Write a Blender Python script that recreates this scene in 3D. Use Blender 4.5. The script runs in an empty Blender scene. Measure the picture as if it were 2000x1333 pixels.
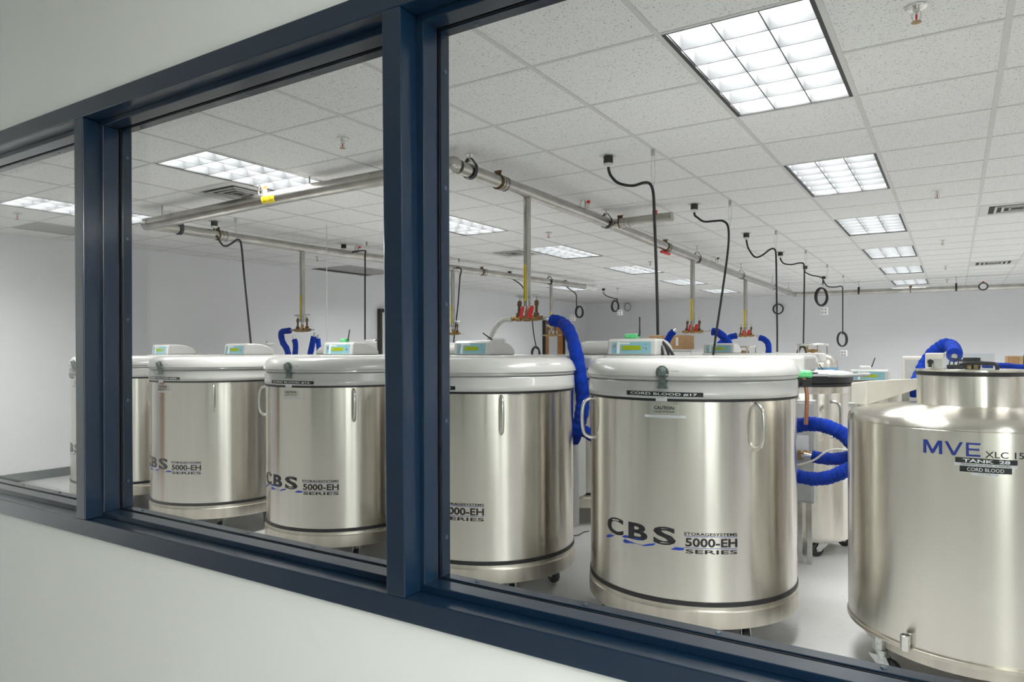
import bpy, bmesh, math, random
from mathutils import Vector, Matrix
random.seed(7)
PI = math.pi
sc = bpy.context.scene
col = sc.collection

# ------------------------------------------------------------------ camera
F, YAW, ROLL, CY, CZ = 1367.1, -0.5643, -0.0027, 685.5, 1.44
fw = Vector((math.sin(YAW), math.cos(YAW), 0)); r0 = Vector((math.cos(YAW), -math.sin(YAW), 0)); u0 = Vector((0, 0, 1))
RI = r0 * math.cos(ROLL) + u0 * math.sin(ROLL); UP = u0 * math.cos(ROLL) - r0 * math.sin(ROLL)
CAM = Vector((0, 0, CZ))
cd = bpy.data.cameras.new('camera'); cam = bpy.data.objects.new('camera', cd); col.objects.link(cam)
cd.sensor_width = 36; cd.sensor_fit = 'HORIZONTAL'; cd.lens = F / 2000 * 36
cd.shift_y = (CY - 666.5) / 2000; cd.clip_start = 0.05; cd.clip_end = 100
cam.matrix_world = Matrix(((RI.x, UP.x, -fw.x, 0), (RI.y, UP.y, -fw.y, 0), (RI.z, UP.z, -fw.z, CZ), (0, 0, 0, 1)))
sc.camera = cam
# ------------------------------------------------------------------ world, view
w = bpy.data.worlds.new('world'); sc.world = w; w.use_nodes = True
w.node_tree.nodes['Background'].inputs[0].default_value = (0.8, 0.85, 0.9, 1)
w.node_tree.nodes['Background'].inputs[1].default_value = 0.3
sc.view_settings.view_transform = 'Standard'; sc.view_settings.look = 'None'
sc.view_settings.exposure = 0.4; sc.view_settings.gamma = 1.0; sc.view_settings.use_curve_mapping = False
sc.cycles.use_denoising = True; sc.cycles.use_adaptive_sampling = True; sc.cycles.adaptive_threshold = 0.08; sc.cycles.adaptive_min_samples = 20
sc.cycles.max_bounces = 6; sc.cycles.diffuse_bounces = 3; sc.cycles.glossy_bounces = 4; sc.cycles.transparent_max_bounces = 12
sc.cycles.sample_clamp_indirect = 6.0
LIGHT = 31.0          # radiance of the lamp panel in the room troffers
HALL_LIGHT = 47.0     # the same in the corridor troffers

def ray(u, v): return RI * ((u - 1000) / F) + UP * ((CY - v) / F) + fw
def onZ(u, v, z): d = ray(u, v); return CAM + d * ((z - CZ) / d.z)
def onY(u, v, y): d = ray(u, v); return CAM + d * (y / d.y)
def onX(u, v, x): d = ray(u, v); return CAM + d * (x / d.x)

# ------------------------------------------------------------------ room numbers
CEIL = 2.743; S = 0.6096; GX, GY = -1.6453, 2.7667          # ceiling grid pitch and origin
XL, XR, YN, YF = -8.75, 3.4, 1.236, 17.7                      # room walls
WY = 1.10; ZB, ZT = 0.880, 2.207                              # window frame face, sill, head
def gx(i): return GX + i * S
def gy(j): return GY + j * S

# ------------------------------------------------------------------ materials
MATS = {}
def mat(name, color, rough=0.5, metal=0.0, noise=0.0, nscale=20.0, bump=0.0, bscale=200.0, spec=0.5, emit=None, aniso=0.0, coat=0.0, trans=0.0):
    if name in MATS: return MATS[name]
    m = bpy.data.materials.new(name); m.use_nodes = True; nt = m.node_tree; b = nt.nodes['Principled BSDF']
    b.inputs['Base Color'].default_value = (*color, 1); b.inputs['Roughness'].default_value = rough
    b.inputs['Metallic'].default_value = metal; b.inputs['Specular IOR Level'].default_value = spec
    b.inputs['Coat Weight'].default_value = coat
    tc = nt.nodes.new('ShaderNodeTexCoord')
    if noise > 0:
        n = nt.nodes.new('ShaderNodeTexNoise'); n.inputs['Scale'].default_value = nscale; n.inputs['Detail'].default_value = 4
        nt.links.new(tc.outputs['Object'], n.inputs['Vector'])
        r = nt.nodes.new('ShaderNodeValToRGB')
        r.color_ramp.elements[0].position = 0.3; r.color_ramp.elements[1].position = 0.7
        r.color_ramp.elements[0].color = (*[c * (1 - noise) for c in color], 1)
        r.color_ramp.elements[1].color = (*[min(1, c * (1 + noise)) for c in color], 1)
        nt.links.new(n.outputs['Fac'], r.inputs['Fac']); nt.links.new(r.outputs['Color'], b.inputs['Base Color'])
    if bump > 0:
        n2 = nt.nodes.new('ShaderNodeTexNoise'); n2.inputs['Scale'].default_value = bscale; n2.inputs['Detail'].default_value = 3
        nt.links.new(tc.outputs['Object'], n2.inputs['Vector'])
        bp = nt.nodes.new('ShaderNodeBump'); bp.inputs['Strength'].default_value = bump; bp.inputs['Distance'].default_value = 0.002
        nt.links.new(n2.outputs['Fac'], bp.inputs['Height']); nt.links.new(bp.outputs['Normal'], b.inputs['Normal'])
    if emit:
        b.inputs['Emission Color'].default_value = (*emit[0], 1); b.inputs['Emission Strength'].default_value = emit[1]
    MATS[name] = m
    return m

def steel_mat(name, color, rough, aniso, streak=0.25):
    """brushed stainless: the grain runs around the tank, so reflections smear vertically"""
    m = bpy.data.materials.new(name); m.use_nodes = True; nt = m.node_tree; b = nt.nodes['Principled BSDF']
    b.inputs['Metallic'].default_value = 1.0; b.inputs['Roughness'].default_value = rough
    tc = nt.nodes.new('ShaderNodeTexCoord'); mp = nt.nodes.new('ShaderNodeMapping')
    mp.inputs['Scale'].default_value = (9, 9, 0.35)
    nt.links.new(tc.outputs['Object'], mp.inputs['Vector'])
    n = nt.nodes.new('ShaderNodeTexNoise'); n.inputs['Scale'].default_value = 2.2; n.inputs['Detail'].default_value = 5
    nt.links.new(mp.outputs['Vector'], n.inputs['Vector'])
    r = nt.nodes.new('ShaderNodeValToRGB'); r.color_ramp.elements[0].position = 0.3; r.color_ramp.elements[1].position = 0.75
    r.color_ramp.elements[0].color = (*[c * (1 - streak) for c in color], 1); r.color_ramp.elements[1].color = (*color, 1)
    nt.links.new(n.outputs['Fac'], r.inputs['Fac']); nt.links.new(r.outputs['Color'], b.inputs['Base Color'])
    mr = nt.nodes.new('ShaderNodeMapRange'); mr.inputs['To Min'].default_value = rough * 0.95; mr.inputs['To Max'].default_value = rough * 1.05
    nt.links.new(n.outputs['Fac'], mr.inputs['Value']); nt.links.new(mr.outputs['Result'], b.inputs['Roughness'])
    if aniso > 0:
        tg = nt.nodes.new('ShaderNodeTangent'); tg.direction_type = 'RADIAL'; tg.axis = 'Z'
        b.inputs['Anisotropic'].default_value = aniso
        b.inputs['Anisotropic Rotation'].default_value = 0.25
        nt.links.new(tg.outputs['Tangent'], b.inputs['Tangent'])
    MATS[name] = m
    return m

steel = steel_mat('brushed_steel', (0.775, 0.738, 0.68), 0.24, 0.95, 0.08)
steel2 = steel_mat('satin_steel', (0.76, 0.725, 0.66), 0.26, 0.95, 0.04)
ring_steel = steel_mat('ring_steel', (0.70, 0.65, 0.57), 0.38, 0.3, 0.2)
pipe_steel = mat('pipe_steel', (0.47, 0.455, 0.425), 0.27, 1.0, noise=0.16, nscale=7)
white_shell = mat('white_fibreglass', (0.57, 0.565, 0.55), 0.22, noise=0.02, nscale=6, coat=0.3)
black_rub = mat('black_rubber', (0.012, 0.012, 0.014), 0.45, noise=0.2, nscale=60)
black_pla = mat('black_plastic', (0.015, 0.015, 0.016), 0.35, noise=0.15, nscale=50)
ink = mat('black_ink', (0.01, 0.01, 0.012), 0.45, noise=0.1)
ink_blue = mat('blue_ink', (0.005, 0.055, 0.50), 0.4, noise=0.1)
ink_navy = mat('navy_ink', (0.006, 0.03, 0.27), 0.4, noise=0.1)
ink_white = mat('white_ink', (0.82, 0.84, 0.84), 0.5, noise=0.04)
plate_black = mat('black_label_film', (0.010, 0.013, 0.016), 0.3, noise=0.15)
tape_white = mat('white_label_film', (0.72, 0.74, 0.76), 0.4, noise=0.04)
sticker_clear = mat('clear_sticker', (0.70, 0.69, 0.62), 0.3, metal=1.0, noise=0.04)
chrome = mat('satin_chrome', (0.72, 0.71, 0.68), 0.22, 1.0, noise=0.06, nscale=40)
zinc = mat('zinc_plate', (0.55, 0.57, 0.55), 0.35, 0.9, noise=0.2, nscale=60)
latch_m = mat('cast_latch', (0.20, 0.24, 0.235), 0.42, 0.75, noise=0.35, nscale=90)
teal = mat('teal_panel_film', (0.24, 0.47, 0.53), 0.35, noise=0.05, nscale=30)
lime = mat('lime_lcd', (0.34, 0.43, 0.01), 0.25, noise=0.08, nscale=60)
green_pla = mat('green_plastic', (0.12, 0.58, 0.22), 0.35, noise=0.2, nscale=60)
blue_foam = mat('blue_foam_sleeve', (0.001, 0.034, 0.36), 0.85, spec=0.15, noise=0.25, nscale=35, bump=1.0, bscale=55)
white_hose = mat('frosted_hose', (0.66, 0.66, 0.62), 0.55, noise=0.1, nscale=40)
brass = mat('old_brass', (0.36, 0.24, 0.10), 0.38, 0.9, noise=0.35, nscale=60)
bronze = mat('dark_bronze', (0.17, 0.11, 0.06), 0.45, 0.8, noise=0.35, nscale=60)
red_tag = mat('red_tag_plastic', (0.72, 0.03, 0.03), 0.5, noise=0.1)
orange_cap = mat('orange_cap', (0.85, 0.16, 0.04), 0.45, noise=0.1)
yellow = mat('yellow_label_film', (0.80, 0.62, 0.02), 0.45, noise=0.05)
frame_m = mat('navy_frame_paint', (0.003, 0.015, 0.037), 0.30, spec=0.25, noise=0.06, nscale=5, bump=0.05, bscale=300, coat=0.6)
frame_m.node_tree.nodes['Principled BSDF'].inputs['Coat IOR'].default_value = 1.52; frame_m.node_tree.nodes['Principled BSDF'].inputs['Coat Roughness'].default_value = 0.14
screw_m = mat('painted_screw', (0.05, 0.08, 0.12), 0.35, noise=0.2)
gasket_m = mat('black_glazing_gasket', (0.006, 0.007, 0.010), 0.5, noise=0.2)
wall_hall = mat('hall_wall_paint', (0.76, 0.78, 0.75), 0.75, noise=0.015, nscale=3, bump=0.15, bscale=350)
wall_room = mat('room_wall_paint', (0.83, 0.83, 0.86), 0.7, noise=0.015, nscale=2, bump=0.1, bscale=300)
base_m = mat('dark_baseboard_vinyl', (0.02, 0.035, 0.045), 0.4, noise=0.1)
tee_m = mat('tee_enamel', (0.60, 0.60, 0.59), 0.5, noise=0.03)
gap_black = mat('black_shadow_gap', (0.006, 0.006, 0.008), 0.5, noise=0.1)
blade_m = mat('louver_aluminium', (0.075, 0.078, 0.083), 0.6, noise=0.03)
house_m = mat('troffer_enamel', (0.86, 0.87, 0.88), 0.5, noise=0.02)
lamp_m = mat('lamp_panel', (0.9, 0.9, 0.9), 0.5, emit=((1.0, 0.985, 0.96), LIGHT))
lamp_hall = mat('hall_lamp_panel', (0.9, 0.9, 0.9), 0.5, emit=((0.985, 1.0, 0.98), HALL_LIGHT))
card = mat('cardboard', (0.42, 0.25, 0.12), 0.8, noise=0.12, nscale=25)
wood = mat('oak_door_veneer', (0.45, 0.20, 0.05), 0.45, noise=0.18, nscale=8)
beige = mat('beige_enamel', (0.62, 0.60, 0.54), 0.4, noise=0.04)
grey_en = mat('grey_enamel', (0.42, 0.43, 0.42), 0.4, noise=0.06)
grey_lid = mat('grey_lid_plastic', (0.40, 0.41, 0.42), 0.4, noise=0.05)
copper = mat('copper_tube', (0.40, 0.18, 0.11), 0.35, 0.8, noise=0.2)
white_pla = mat('white_plastic', (0.78, 0.78, 0.76), 0.4, noise=0.05, nscale=60)
grille_grey = mat('grey_grille_enamel', (0.33, 0.33, 0.33), 0.5, noise=0.08, nscale=120)
dark_void = mat('void_shade', (0.03, 0.03, 0.03), 0.8, noise=0.2)  # dark colour stands for the shade inside ceiling openings
red_glass = mat('red_bulb', (0.7, 0.02, 0.02), 0.15, noise=0.1)

def tile_mat():
    m = bpy.data.materials.new('mineral_fibre_tile'); m.use_nodes = True; nt = m.node_tree; b = nt.nodes['Principled BSDF']
    b.inputs['Roughness'].default_value = 0.9; b.inputs['Specular IOR Level'].default_value = 0.15
    g = nt.nodes.new('ShaderNodeNewGeometry')
    n = nt.nodes.new('ShaderNodeTexNoise'); n.inputs['Scale'].default_value = 120; n.inputs['Detail'].default_value = 2; n.inputs['Roughness'].default_value = 0.6
    nt.links.new(g.outputs['Position'], n.inputs['Vector'])
    r = nt.nodes.new('ShaderNodeValToRGB'); e = r.color_ramp.elements
    e[0].position = 0.29; e[0].color = (0.28, 0.28, 0.285, 1); e[1].position = 0.40; e[1].color = (0.80, 0.80, 0.795, 1)
    nt.links.new(n.outputs['Fac'], r.inputs['Fac']); nt.links.new(r.outputs['Color'], b.inputs['Base Color'])
    bp = nt.nodes.new('ShaderNodeBump'); bp.inputs['Strength'].default_value = 0.3; bp.inputs['Distance'].default_value = 0.002
    nt.links.new(n.outputs['Fac'], bp.inputs['Height']); nt.links.new(bp.outputs['Normal'], b.inputs['Normal'])
    return m
tile_m = tile_mat()

def floor_mat():
    m = bpy.data.materials.new('speckled_white_floor'); m.use_nodes = True; nt = m.node_tree; b = nt.nodes['Principled BSDF']
    b.inputs['Roughness'].default_value = 0.38; b.inputs['Specular IOR Level'].default_value = 0.35
    g = nt.nodes.new('ShaderNodeNewGeometry')
    v = nt.nodes.new('ShaderNodeTexNoise'); v.inputs['Scale'].default_value = 42; v.inputs['Detail'].default_value = 4
    nt.links.new(g.outputs['Position'], v.inputs['Vector'])
    r = nt.nodes.new('ShaderNodeValToRGB'); e = r.color_ramp.elements
    e[0].position = 0.25; e[0].color = (0.30, 0.29, 0.27, 1); e[1].position = 0.37; e[1].color = (0.58, 0.575, 0.565, 1)
    nt.links.new(v.outputs['Fac'], r.inputs['Fac'])
    n = nt.nodes.new('ShaderNodeTexNoise'); n.inputs['Scale'].default_value = 1.3; n.inputs['Detail'].default_value = 5
    nt.links.new(g.outputs['Position'], n.inputs['Vector'])
    mx = nt.nodes.new('ShaderNodeMixRGB'); mx.blend_type = 'MULTIPLY'; mx.inputs[0].default_value = 0.22
    nt.links.new(r.outputs['Color'], mx.inputs[1]); nt.links.new(n.outputs['Color'], mx.inputs[2])
    hs = nt.nodes.new('ShaderNodeHueSaturation'); hs.inputs['Saturation'].default_value = 0.25
    nt.links.new(mx.outputs[0], hs.inputs['Color']); nt.links.new(hs.outputs['Color'], b.inputs['Base Color'])
    return m
floor_m = floor_mat()

def glass_mat(name, tint=(0.97, 0.985, 0.98), ior=1.45):
    m = bpy.data.materials.new(name); m.use_nodes = True; nt = m.node_tree
    nt.nodes.remove(nt.nodes['Principled BSDF']); out = nt.nodes['Material Output']
    t = nt.nodes.new('ShaderNodeBsdfTransparent'); t.inputs[0].default_value = (*tint, 1)
    g = nt.nodes.new('ShaderNodeBsdfGlossy'); g.inputs['Roughness'].default_value = 0.02; g.inputs[0].default_value = (1, 1, 1, 1)
    lw = nt.nodes.new('ShaderNodeLayerWeight'); lw.inputs['Blend'].default_value = 0.5
    pw = nt.nodes.new('ShaderNodeMath'); pw.operation = 'POWER'; pw.inputs[1].default_value = 5.0
    f = nt.nodes.new('ShaderNodeMath'); f.operation = 'MULTIPLY_ADD'; f0 = ((ior - 1) / (ior + 1)) ** 2
    f.inputs[1].default_value = 1 - f0; f.inputs[2].default_value = f0
    nt.links.new(lw.outputs['Facing'], pw.inputs[0]); nt.links.new(pw.outputs[0], f.inputs[0])
    mx = nt.nodes.new('ShaderNodeMixShader')
    nt.links.new(f.outputs[0], mx.inputs[0]); nt.links.new(t.outputs[0], mx.inputs[1]); nt.links.new(g.outputs[0], mx.inputs[2])
    nt.links.new(mx.outputs[0], out.inputs['Surface'])
    return m
glass = glass_mat('window_glass', ior=1.2)
acrylic = glass_mat('clear_acrylic', (0.9, 0.92, 0.93), 1.35)

# ------------------------------------------------------------------ mesh helpers
class MB:
    def __init__(self): self.v = []; self.f = []; self.sm = []
    def add(self, vs, fs, smooth=False):
        o = len(self.v); self.v += [tuple(p) for p in vs]; self.f += [[i + o for i in f] for f in fs]; self.sm += [smooth] * len(fs)
        return self
    def box(self, x0, x1, y0, y1, z0, z1, M=None):
        vs = [Vector(p) for p in ((x0, y0, z0), (x1, y0, z0), (x1, y1, z0), (x0, y1, z0), (x0, y0, z1), (x1, y0, z1), (x1, y1, z1), (x0, y1, z1))]
        if M: vs = [M @ p for p in vs]
        return self.add(vs, [(3, 2, 1, 0), (4, 5, 6, 7), (0, 1, 5, 4), (1, 2, 6, 5), (2, 3, 7, 6), (3, 0, 4, 7)])
    def lathe(self, prof, n=64, c=(0, 0, 0), smooth=True, M=None):
        vs = []; fs = []
        for (r, z) in prof:
            for k in range(n):
                a = 2 * PI * k / n; p = Vector((c[0] + r * math.cos(a), c[1] + r * math.sin(a), c[2] + z))
                vs.append(M @ p if M else p)
        for i in range(len(prof) - 1):
            for k in range(n):
                a, b = i * n + k, i * n + (k + 1) % n
                fs.append((a, b, b + n, a + n))
        self.add(vs, fs, smooth)
        o = len(self.v) - len(vs)
        if prof[0][0] > 1e-4: self.f.append([o + k for k in reversed(range(n))]); self.sm.append(False)
        if prof[-1][0] > 1e-4: self.f.append([o + (len(prof) - 1) * n + k for k in range(n)]); self.sm.append(False)
        return self
    def cyl(self, a, b, r, n=16, r2=None, smooth=True):
        a, b = Vector(a), Vector(b); d = b - a; L = d.length
        M = Matrix.Translation(a) @ d.to_track_quat('Z', 'Y').to_matrix().to_4x4()
        return self.lathe([(r, 0), (r2 if r2 is not None else r, L)], n, smooth=smooth, M=M)
    def tube(self, pts, r, n=10, closed=False, caps=True):
        pts = [Vector(p) for p in pts]; m = len(pts); vs = []; fs = []
        t0 = (pts[1] - pts[0]).normalized(); nrm = t0.orthogonal().normalized()
        for i, p in enumerate(pts):
            if closed: t = (pts[(i + 1) % m] - pts[i - 1]).normalized()
            else: t = (pts[min(i + 1, m - 1)] - pts[max(i - 1, 0)]).normalized()
            nrm = (nrm - t * nrm.dot(t)); nrm = nrm.normalized() if nrm.length > 1e-6 else t.orthogonal().normalized()
            bn = t.cross(nrm); rr = r(i / (m - 1)) if callable(r) else r
            for k in range(n):
                a = 2 * PI * k / n; vs.append(p + nrm * (rr * math.cos(a)) + bn * (rr * math.sin(a)))
        R = m if closed else m - 1
        for i in range(R):
            for k in range(n):
                a = i * n + k; b = i * n + (k + 1) % n; c = ((i + 1) % m) * n + (k + 1) % n; d = ((i + 1) % m) * n + k
                fs.append((a, b, c, d))
        o = len(self.v); self.add(vs, fs, True)
        if caps and not closed:
            self.f.append([o + k for k in reversed(range(n))]); self.sm.append(False)
            self.f.append([o + (m - 1) * n + k for k in range(n)]); self.sm.append(False)
        return self
    def prism(self, poly, x0, x1, M=None):
        """poly in the YZ plane, swept along X"""
        n = len(poly); vs = [Vector((x0, y, z)) for y, z in poly] + [Vector((x1, y, z)) for y, z in poly]
        if M: vs = [M @ p for p in vs]
        fs = [tuple(range(n)), tuple(reversed(range(n, 2 * n)))] + [((i + 1) % n, i, i + n, (i + 1) % n + n) for i in range(n)]
        return self.add(vs, fs)
    def mesh(self, name):
        me = bpy.data.meshes.new(name); me.from_pydata(self.v, [], self.f)
        me.polygons.foreach_set('use_smooth', self.sm); me.update()
        bm = bmesh.new(); bm.from_mesh(me); bmesh.ops.recalc_face_normals(bm, faces=bm.faces); bm.to_mesh(me); bm.free()
        if any(self.sm): me.set_sharp_from_angle(angle=math.radians(38))
        return me

def obj(name, m, material, parent=None, bevel=0.0, loc=None, rot=None):
    me = m.mesh(name) if isinstance(m, MB) else m
    if not me.materials: me.materials.append(material)
    o = bpy.data.objects.new(name, me); col.objects.link(o)
    if parent: o.parent = parent
    if loc is not None: o.location = loc
    if rot is not None: o.rotation_euler = rot
    if bevel > 0:
        b = o.modifiers.new('bevel', 'BEVEL'); b.width = bevel; b.segments = 2; b.limit_method = 'ANGLE'; b.angle_limit = math.radians(40)
        b.harden_normals = False
    return o
def empty(name, loc=(0, 0, 0), rz=0.0, parent=None):
    o = bpy.data.objects.new(name, None); col.objects.link(o); o.location = loc; o.rotation_euler = (0, 0, rz); o.empty_display_size = 0.1
    if parent: o.parent = parent
    return o
def tag(o, label, cat, group=None):
    o['label'] = label; o['category'] = cat
    if group: o['group'] = group
    return o
def struct(o): o['kind'] = 'structure'; return o
def copy_tree(o, parent=None):
    c = o.copy(); col.objects.link(c); c.parent = parent
    for ch in list(o.children): copy_tree(ch, c)
    return c
def spline(pts, k=8):
    pts = [Vector(p) for p in pts]; out = []
    P = [pts[0] * 2 - pts[1]] + pts + [pts[-1] * 2 - pts[-2]]
    for i in range(1, len(P) - 2):
        for s in range(k):
            t = s / k
            a, b, c, d = P[i - 1], P[i], P[i + 1], P[i + 2]
            out.append(0.5 * ((2 * b) + (c - a) * t + (2 * a - 5 * b + 4 * c - d) * t * t + (3 * b - a - 3 * c + d) * t ** 3))
    out.append(pts[-1]); return out
ORD = ['first', 'second', 'third', 'fourth', 'fifth', 'sixth', 'seventh', 'eighth', 'ninth', 'tenth']

# lettering: outline text filled to a flat mesh, fitted to a rectangle, then wrapped round a cylinder or left flat
TXT = {}
def text_mesh(body, bold=0.0):
    key = (body, bold)
    if key in TXT: return TXT[key]
    c = bpy.data.curves.new('lettering', 'FONT'); c.body = body; c.size = 1.0; c.offset = bold; c.resolution_u = 3; c.fill_mode = 'FRONT'
    o = bpy.data.objects.new('lettering', c); col.objects.link(o)
    bpy.context.view_layer.update()
    dg = bpy.context.evaluated_depsgraph_get()
    me = bpy.data.meshes.new_from_object(o.evaluated_get(dg))
    vs = [v.co.copy() for v in me.vertices]; fs = [tuple(p.vertices) for p in me.polygons]
    bpy.data.objects.remove(o); bpy.data.curves.remove(c); bpy.data.meshes.remove(me)
    x0 = min(v.x for v in vs); x1 = max(v.x for v in vs); y0 = min(v.y for v in vs); y1 = max(v.y for v in vs)
    TXT[key] = ([((v.x - x0) / (x1 - x0), (v.y - y0) / (y1 - y0)) for v in vs], fs)
    return TXT[key]
def wrap(R, s, z): return Vector((R * math.sin(s / R), -R * math.cos(s / R), z))
def text_cyl(mb, body, R, s0, s1, z0, z1, bold=0.0):
    vs, fs = text_mesh(body, bold)
    return mb.add([wrap(R, s0 + a * (s1 - s0), z0 + b * (z1 - z0)) for a, b in vs], fs)
def strip_cyl(mb, R, s0, s1, z0, z1, t=0.0015, n=24, dz=0.0):
    """a label strip lying on the cylinder"""
    vs = []; fs = []
    for i in range(n + 1):
        s = s0 + (s1 - s0) * i / n; d = dz * i / n
        vs += [wrap(R, s, z0 + d), wrap(R, s, z1 + d), wrap(R + t, s * (R + t) / R, z1 + d), wrap(R + t, s * (R + t) / R, z0 + d)]
    for i in range(n):
        a = i * 4; b = a + 4
        fs += [(a + 3, b + 3, b + 2, a + 2), (a, a + 3, b + 3, b), (a + 1, a + 2, b + 2, b + 1)]
    fs += [(0, 1, 2, 3), (n * 4, n * 4 + 3, n * 4 + 2, n * 4 + 1)]
    return mb.add(vs, fs)
def poly_cyl(mb, R, pts):
    n = len(pts)
    return mb.add([wrap(R, s, z) for s, z in pts], [tuple(range(n))])
def text_flat(mb, body, M, w, h, bold=0.0):
    vs, fs = text_mesh(body, bold)
    return mb.add([M @ Vector(((a - 0.5) * w, 0, (b - 0.5) * h)) for a, b in vs], fs)

# ================================================================== THE SETTING
fl = obj('floor', MB().box(-9.0, 6.2, -2.2, 18.0, -0.1, 0.0), floor_m); struct(fl)
struct(obj('wall_left', MB().box(XL - 0.15, XL, YN, YF + 0.15, 0, CEIL + 0.3), wall_room))
struct(obj('wall_far', MB().box(XL, XR, YF, YF + 0.15, 0, CEIL + 0.3), wall_room))
struct(obj('wall_right', MB().box(XR, XR + 0.15, YN, YF + 0.15, 0, CEIL + 0.3), wall_room))
# the wall between the corridor and the room, with the window opening in it
WX0, WX1 = -3.607, 1.585
mb = MB()
for (x0, x1, z0, z1) in ((-9.0, WX0 + .004, 0, CEIL + 0.3), (WX1 - .004, 6.2, 0, CEIL + 0.3), (WX0 + .004, WX1 - .004, 0, ZB + .004), (WX0 + .004, WX1 - .004, ZT - .004, CEIL + 0.3)):
    mb.box(x0, x1, WY + 0.012, YN, z0, z1)
struct(obj('wall_near', mb, wall_hall))
struct(obj('wall_corridor', MB().box(-9.0, 6.2, -2.2, -2.05, 0, CEIL + 0.3), mat('slate_hall_wall', (0.42, 0.425, 0.41), 0.7, noise=0.03, nscale=3)))
struct(obj('wall_corridor_west', MB().box(-9.0, -8.85, -2.05, WY, 0, CEIL + 0.3), wall_hall))
struct(obj('wall_corridor_east', MB().box(6.05, 6.2, -2.05, WY, 0, CEIL + 0.3), wall_hall))
struct(obj('ceiling_corridor', MB().box(-8.85, 6.05, -2.05, WY + 0.012, CEIL, CEIL + 0.1), mat('hall_ceiling_paint', (0.68, 0.69, 0.67), 0.8, noise=0.02)))
struct(obj('baseboard_left', MB().box(XL, XL + 0.012, YN, YF, 0, 0.10), base_m))
struct(obj('baseboard_far', MB().box(XL + 0.012, XR, YF - 0.012, YF, 0, 0.10), base_m))

# ---- window: hollow metal frame, stops, gaskets, panes
win = obj('window_1', MB().box(WX0, WX1, WY, WY + 0.148, ZB, ZB + 0.050), frame_m, bevel=0.0025); struct(win)
obj('head', MB().box(WX0, WX1, WY, WY + 0.148, ZT - 0.052, ZT), frame_m, win, bevel=0.0025)
MUL = [-3.607, -2.286, -1.015, 0.262, 1.534]; MW = 0.051
for x in MUL:
    m = MB(); lean = 0.0045
    z0, z1 = ZB + 0.050, ZT - 0.052
    vs = []
    for z, dx in ((z0, lean), (z1, -lean)):
        vs += [(x + dx, WY, z), (x + MW + dx, WY, z), (x + MW + dx, WY + 0.148, z), (x + dx, WY + 0.148, z)]
    m.add(vs, [(3, 2, 1, 0), (4, 5, 6, 7), (0, 1, 5, 4), (1, 2, 6, 5), (2, 3, 7, 6), (3, 0, 4, 7)])
    obj('mullion', m, frame_m, win, bevel=0.0025)
SD = 0.016      # stop projection
for k in range(4):
    xa, xb = MUL[k] + MW, MUL[k + 1]; za, zb = ZB + 0.050, ZT - 0.052
    for (y0, y1) in ((WY + 0.050, WY + 0.096), (WY + 0.110, WY + 0.140)):
        obj('glazing_stop', MB().box(xa, xb, y0, y1, za, za + SD), frame_m, win, bevel=0.0015)
        obj('glazing_stop', MB().box(xa, xb, y0, y1, zb - SD, zb), frame_m, win, bevel=0.0015)
        for (p0, p1) in ((xa - 0.004, xa + SD), (xb - SD, xb + 0.004)):
            obj('glazing_stop', MB().box(p0, p1, y0, y1, za + SD, zb - SD), frame_m, win, bevel=0.0015)
    g = MB()
    for (y0, y1) in ((WY + 0.096, WY + 0.100), (WY + 0.106, WY + 0.110)):
        g.box(xa, xb, y0, y1, za, za + SD - .003).box(xa, xb, y0, y1, zb - SD + .003, zb).box(xa - .004, xa + SD - .003, y0, y1, za, zb).box(xb - SD + .003, xb + .004, y0, y1, za, zb)
    obj('gasket', g, gasket_m, win)
    obj('pane', MB().box(xa + 0.006, xb - 0.006, WY + 0.1001, WY + 0.1059, za + 0.006, zb - 0.006), glass, win)
    # screws in the removable inner stops
    smesh = MB().lathe([(0.0001, 0), (0.005, 0), (0.0045, 0.002), (0.0001, 0.0025)], 10).mesh('screw')
    nsc = 5
    for q in range(nsc):
        x = xa + 0.1 + (xb - xa - 0.2) * q / (nsc - 1)
        obj('screw', smesh, screw_m, win, loc=(x, WY + 0.125, za + SD))
        obj('screw', smesh, screw_m, win, loc=(x, WY + 0.125, zb - SD), rot=(PI, 0, 0))
        z = za + 0.1 + (zb - za - 0.2) * q / (nsc - 1)
        obj('screw', smesh, screw_m, win, loc=(xa + SD, WY + 0.125, z), rot=(0, PI / 2, 0))

# ---- ceiling: tees, tiles
LIGHTS = [(1, j) for j in range(0, 24, 4)] + [(-5, j) for j in range(0, 24, 4)] + [(-9, 0), (-9, 8), (-9, 16)] + [(5, j) for j in range(0, 24, 4)]
VENTS = [(3, 8), (3, 16), (-6, 1), (-6, 8)]
GRILLES = [(-11, 1), (-11, 8), (-11, 9)]
taken = set(VENTS) | set(GRILLES)
for (i, j) in LIGHTS: taken |= {(i, j), (i, j + 1)}
i0, i1 = -12, 8; j0, j1 = -3, 24
mb = MB().box(XL, XR, YN, YF, CEIL + 0.16, CEIL + 0.2)
ceil = obj('ceiling', mb, dark_void); struct(ceil)
for i in range(i0 + 1, i1 + 1):
    obj('main_tee', MB().box(gx(i) - 0.012, gx(i) + 0.012, YN, YF, CEIL - 0.001, CEIL + 0.03), tee_m, ceil)
for j in range(j0 + 1, j1 + 1):
    m = MB(); x = XL
    for i in sorted(i for (i, jj) in LIGHTS if jj + 1 == j):          # the tee stops at a light that spans two cells
        m.box(x, gx(i) + 0.012, gy(j) - 0.010, gy(j) + 0.010, CEIL, CEIL + 0.03); x = gx(i + 1) - 0.012
    m.box(x, XR, gy(j) - 0.010, gy(j) + 0.010, CEIL, CEIL + 0.03)
    obj('cross_tee', m, tee_m, ceil)
def proj(p):
    d = Vector(p) - CAM; z = d.dot(fw)
    return (1000 + F * d.dot(RI) / z, CY - F * d.dot(UP) / z) if z > 0.2 else None
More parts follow.
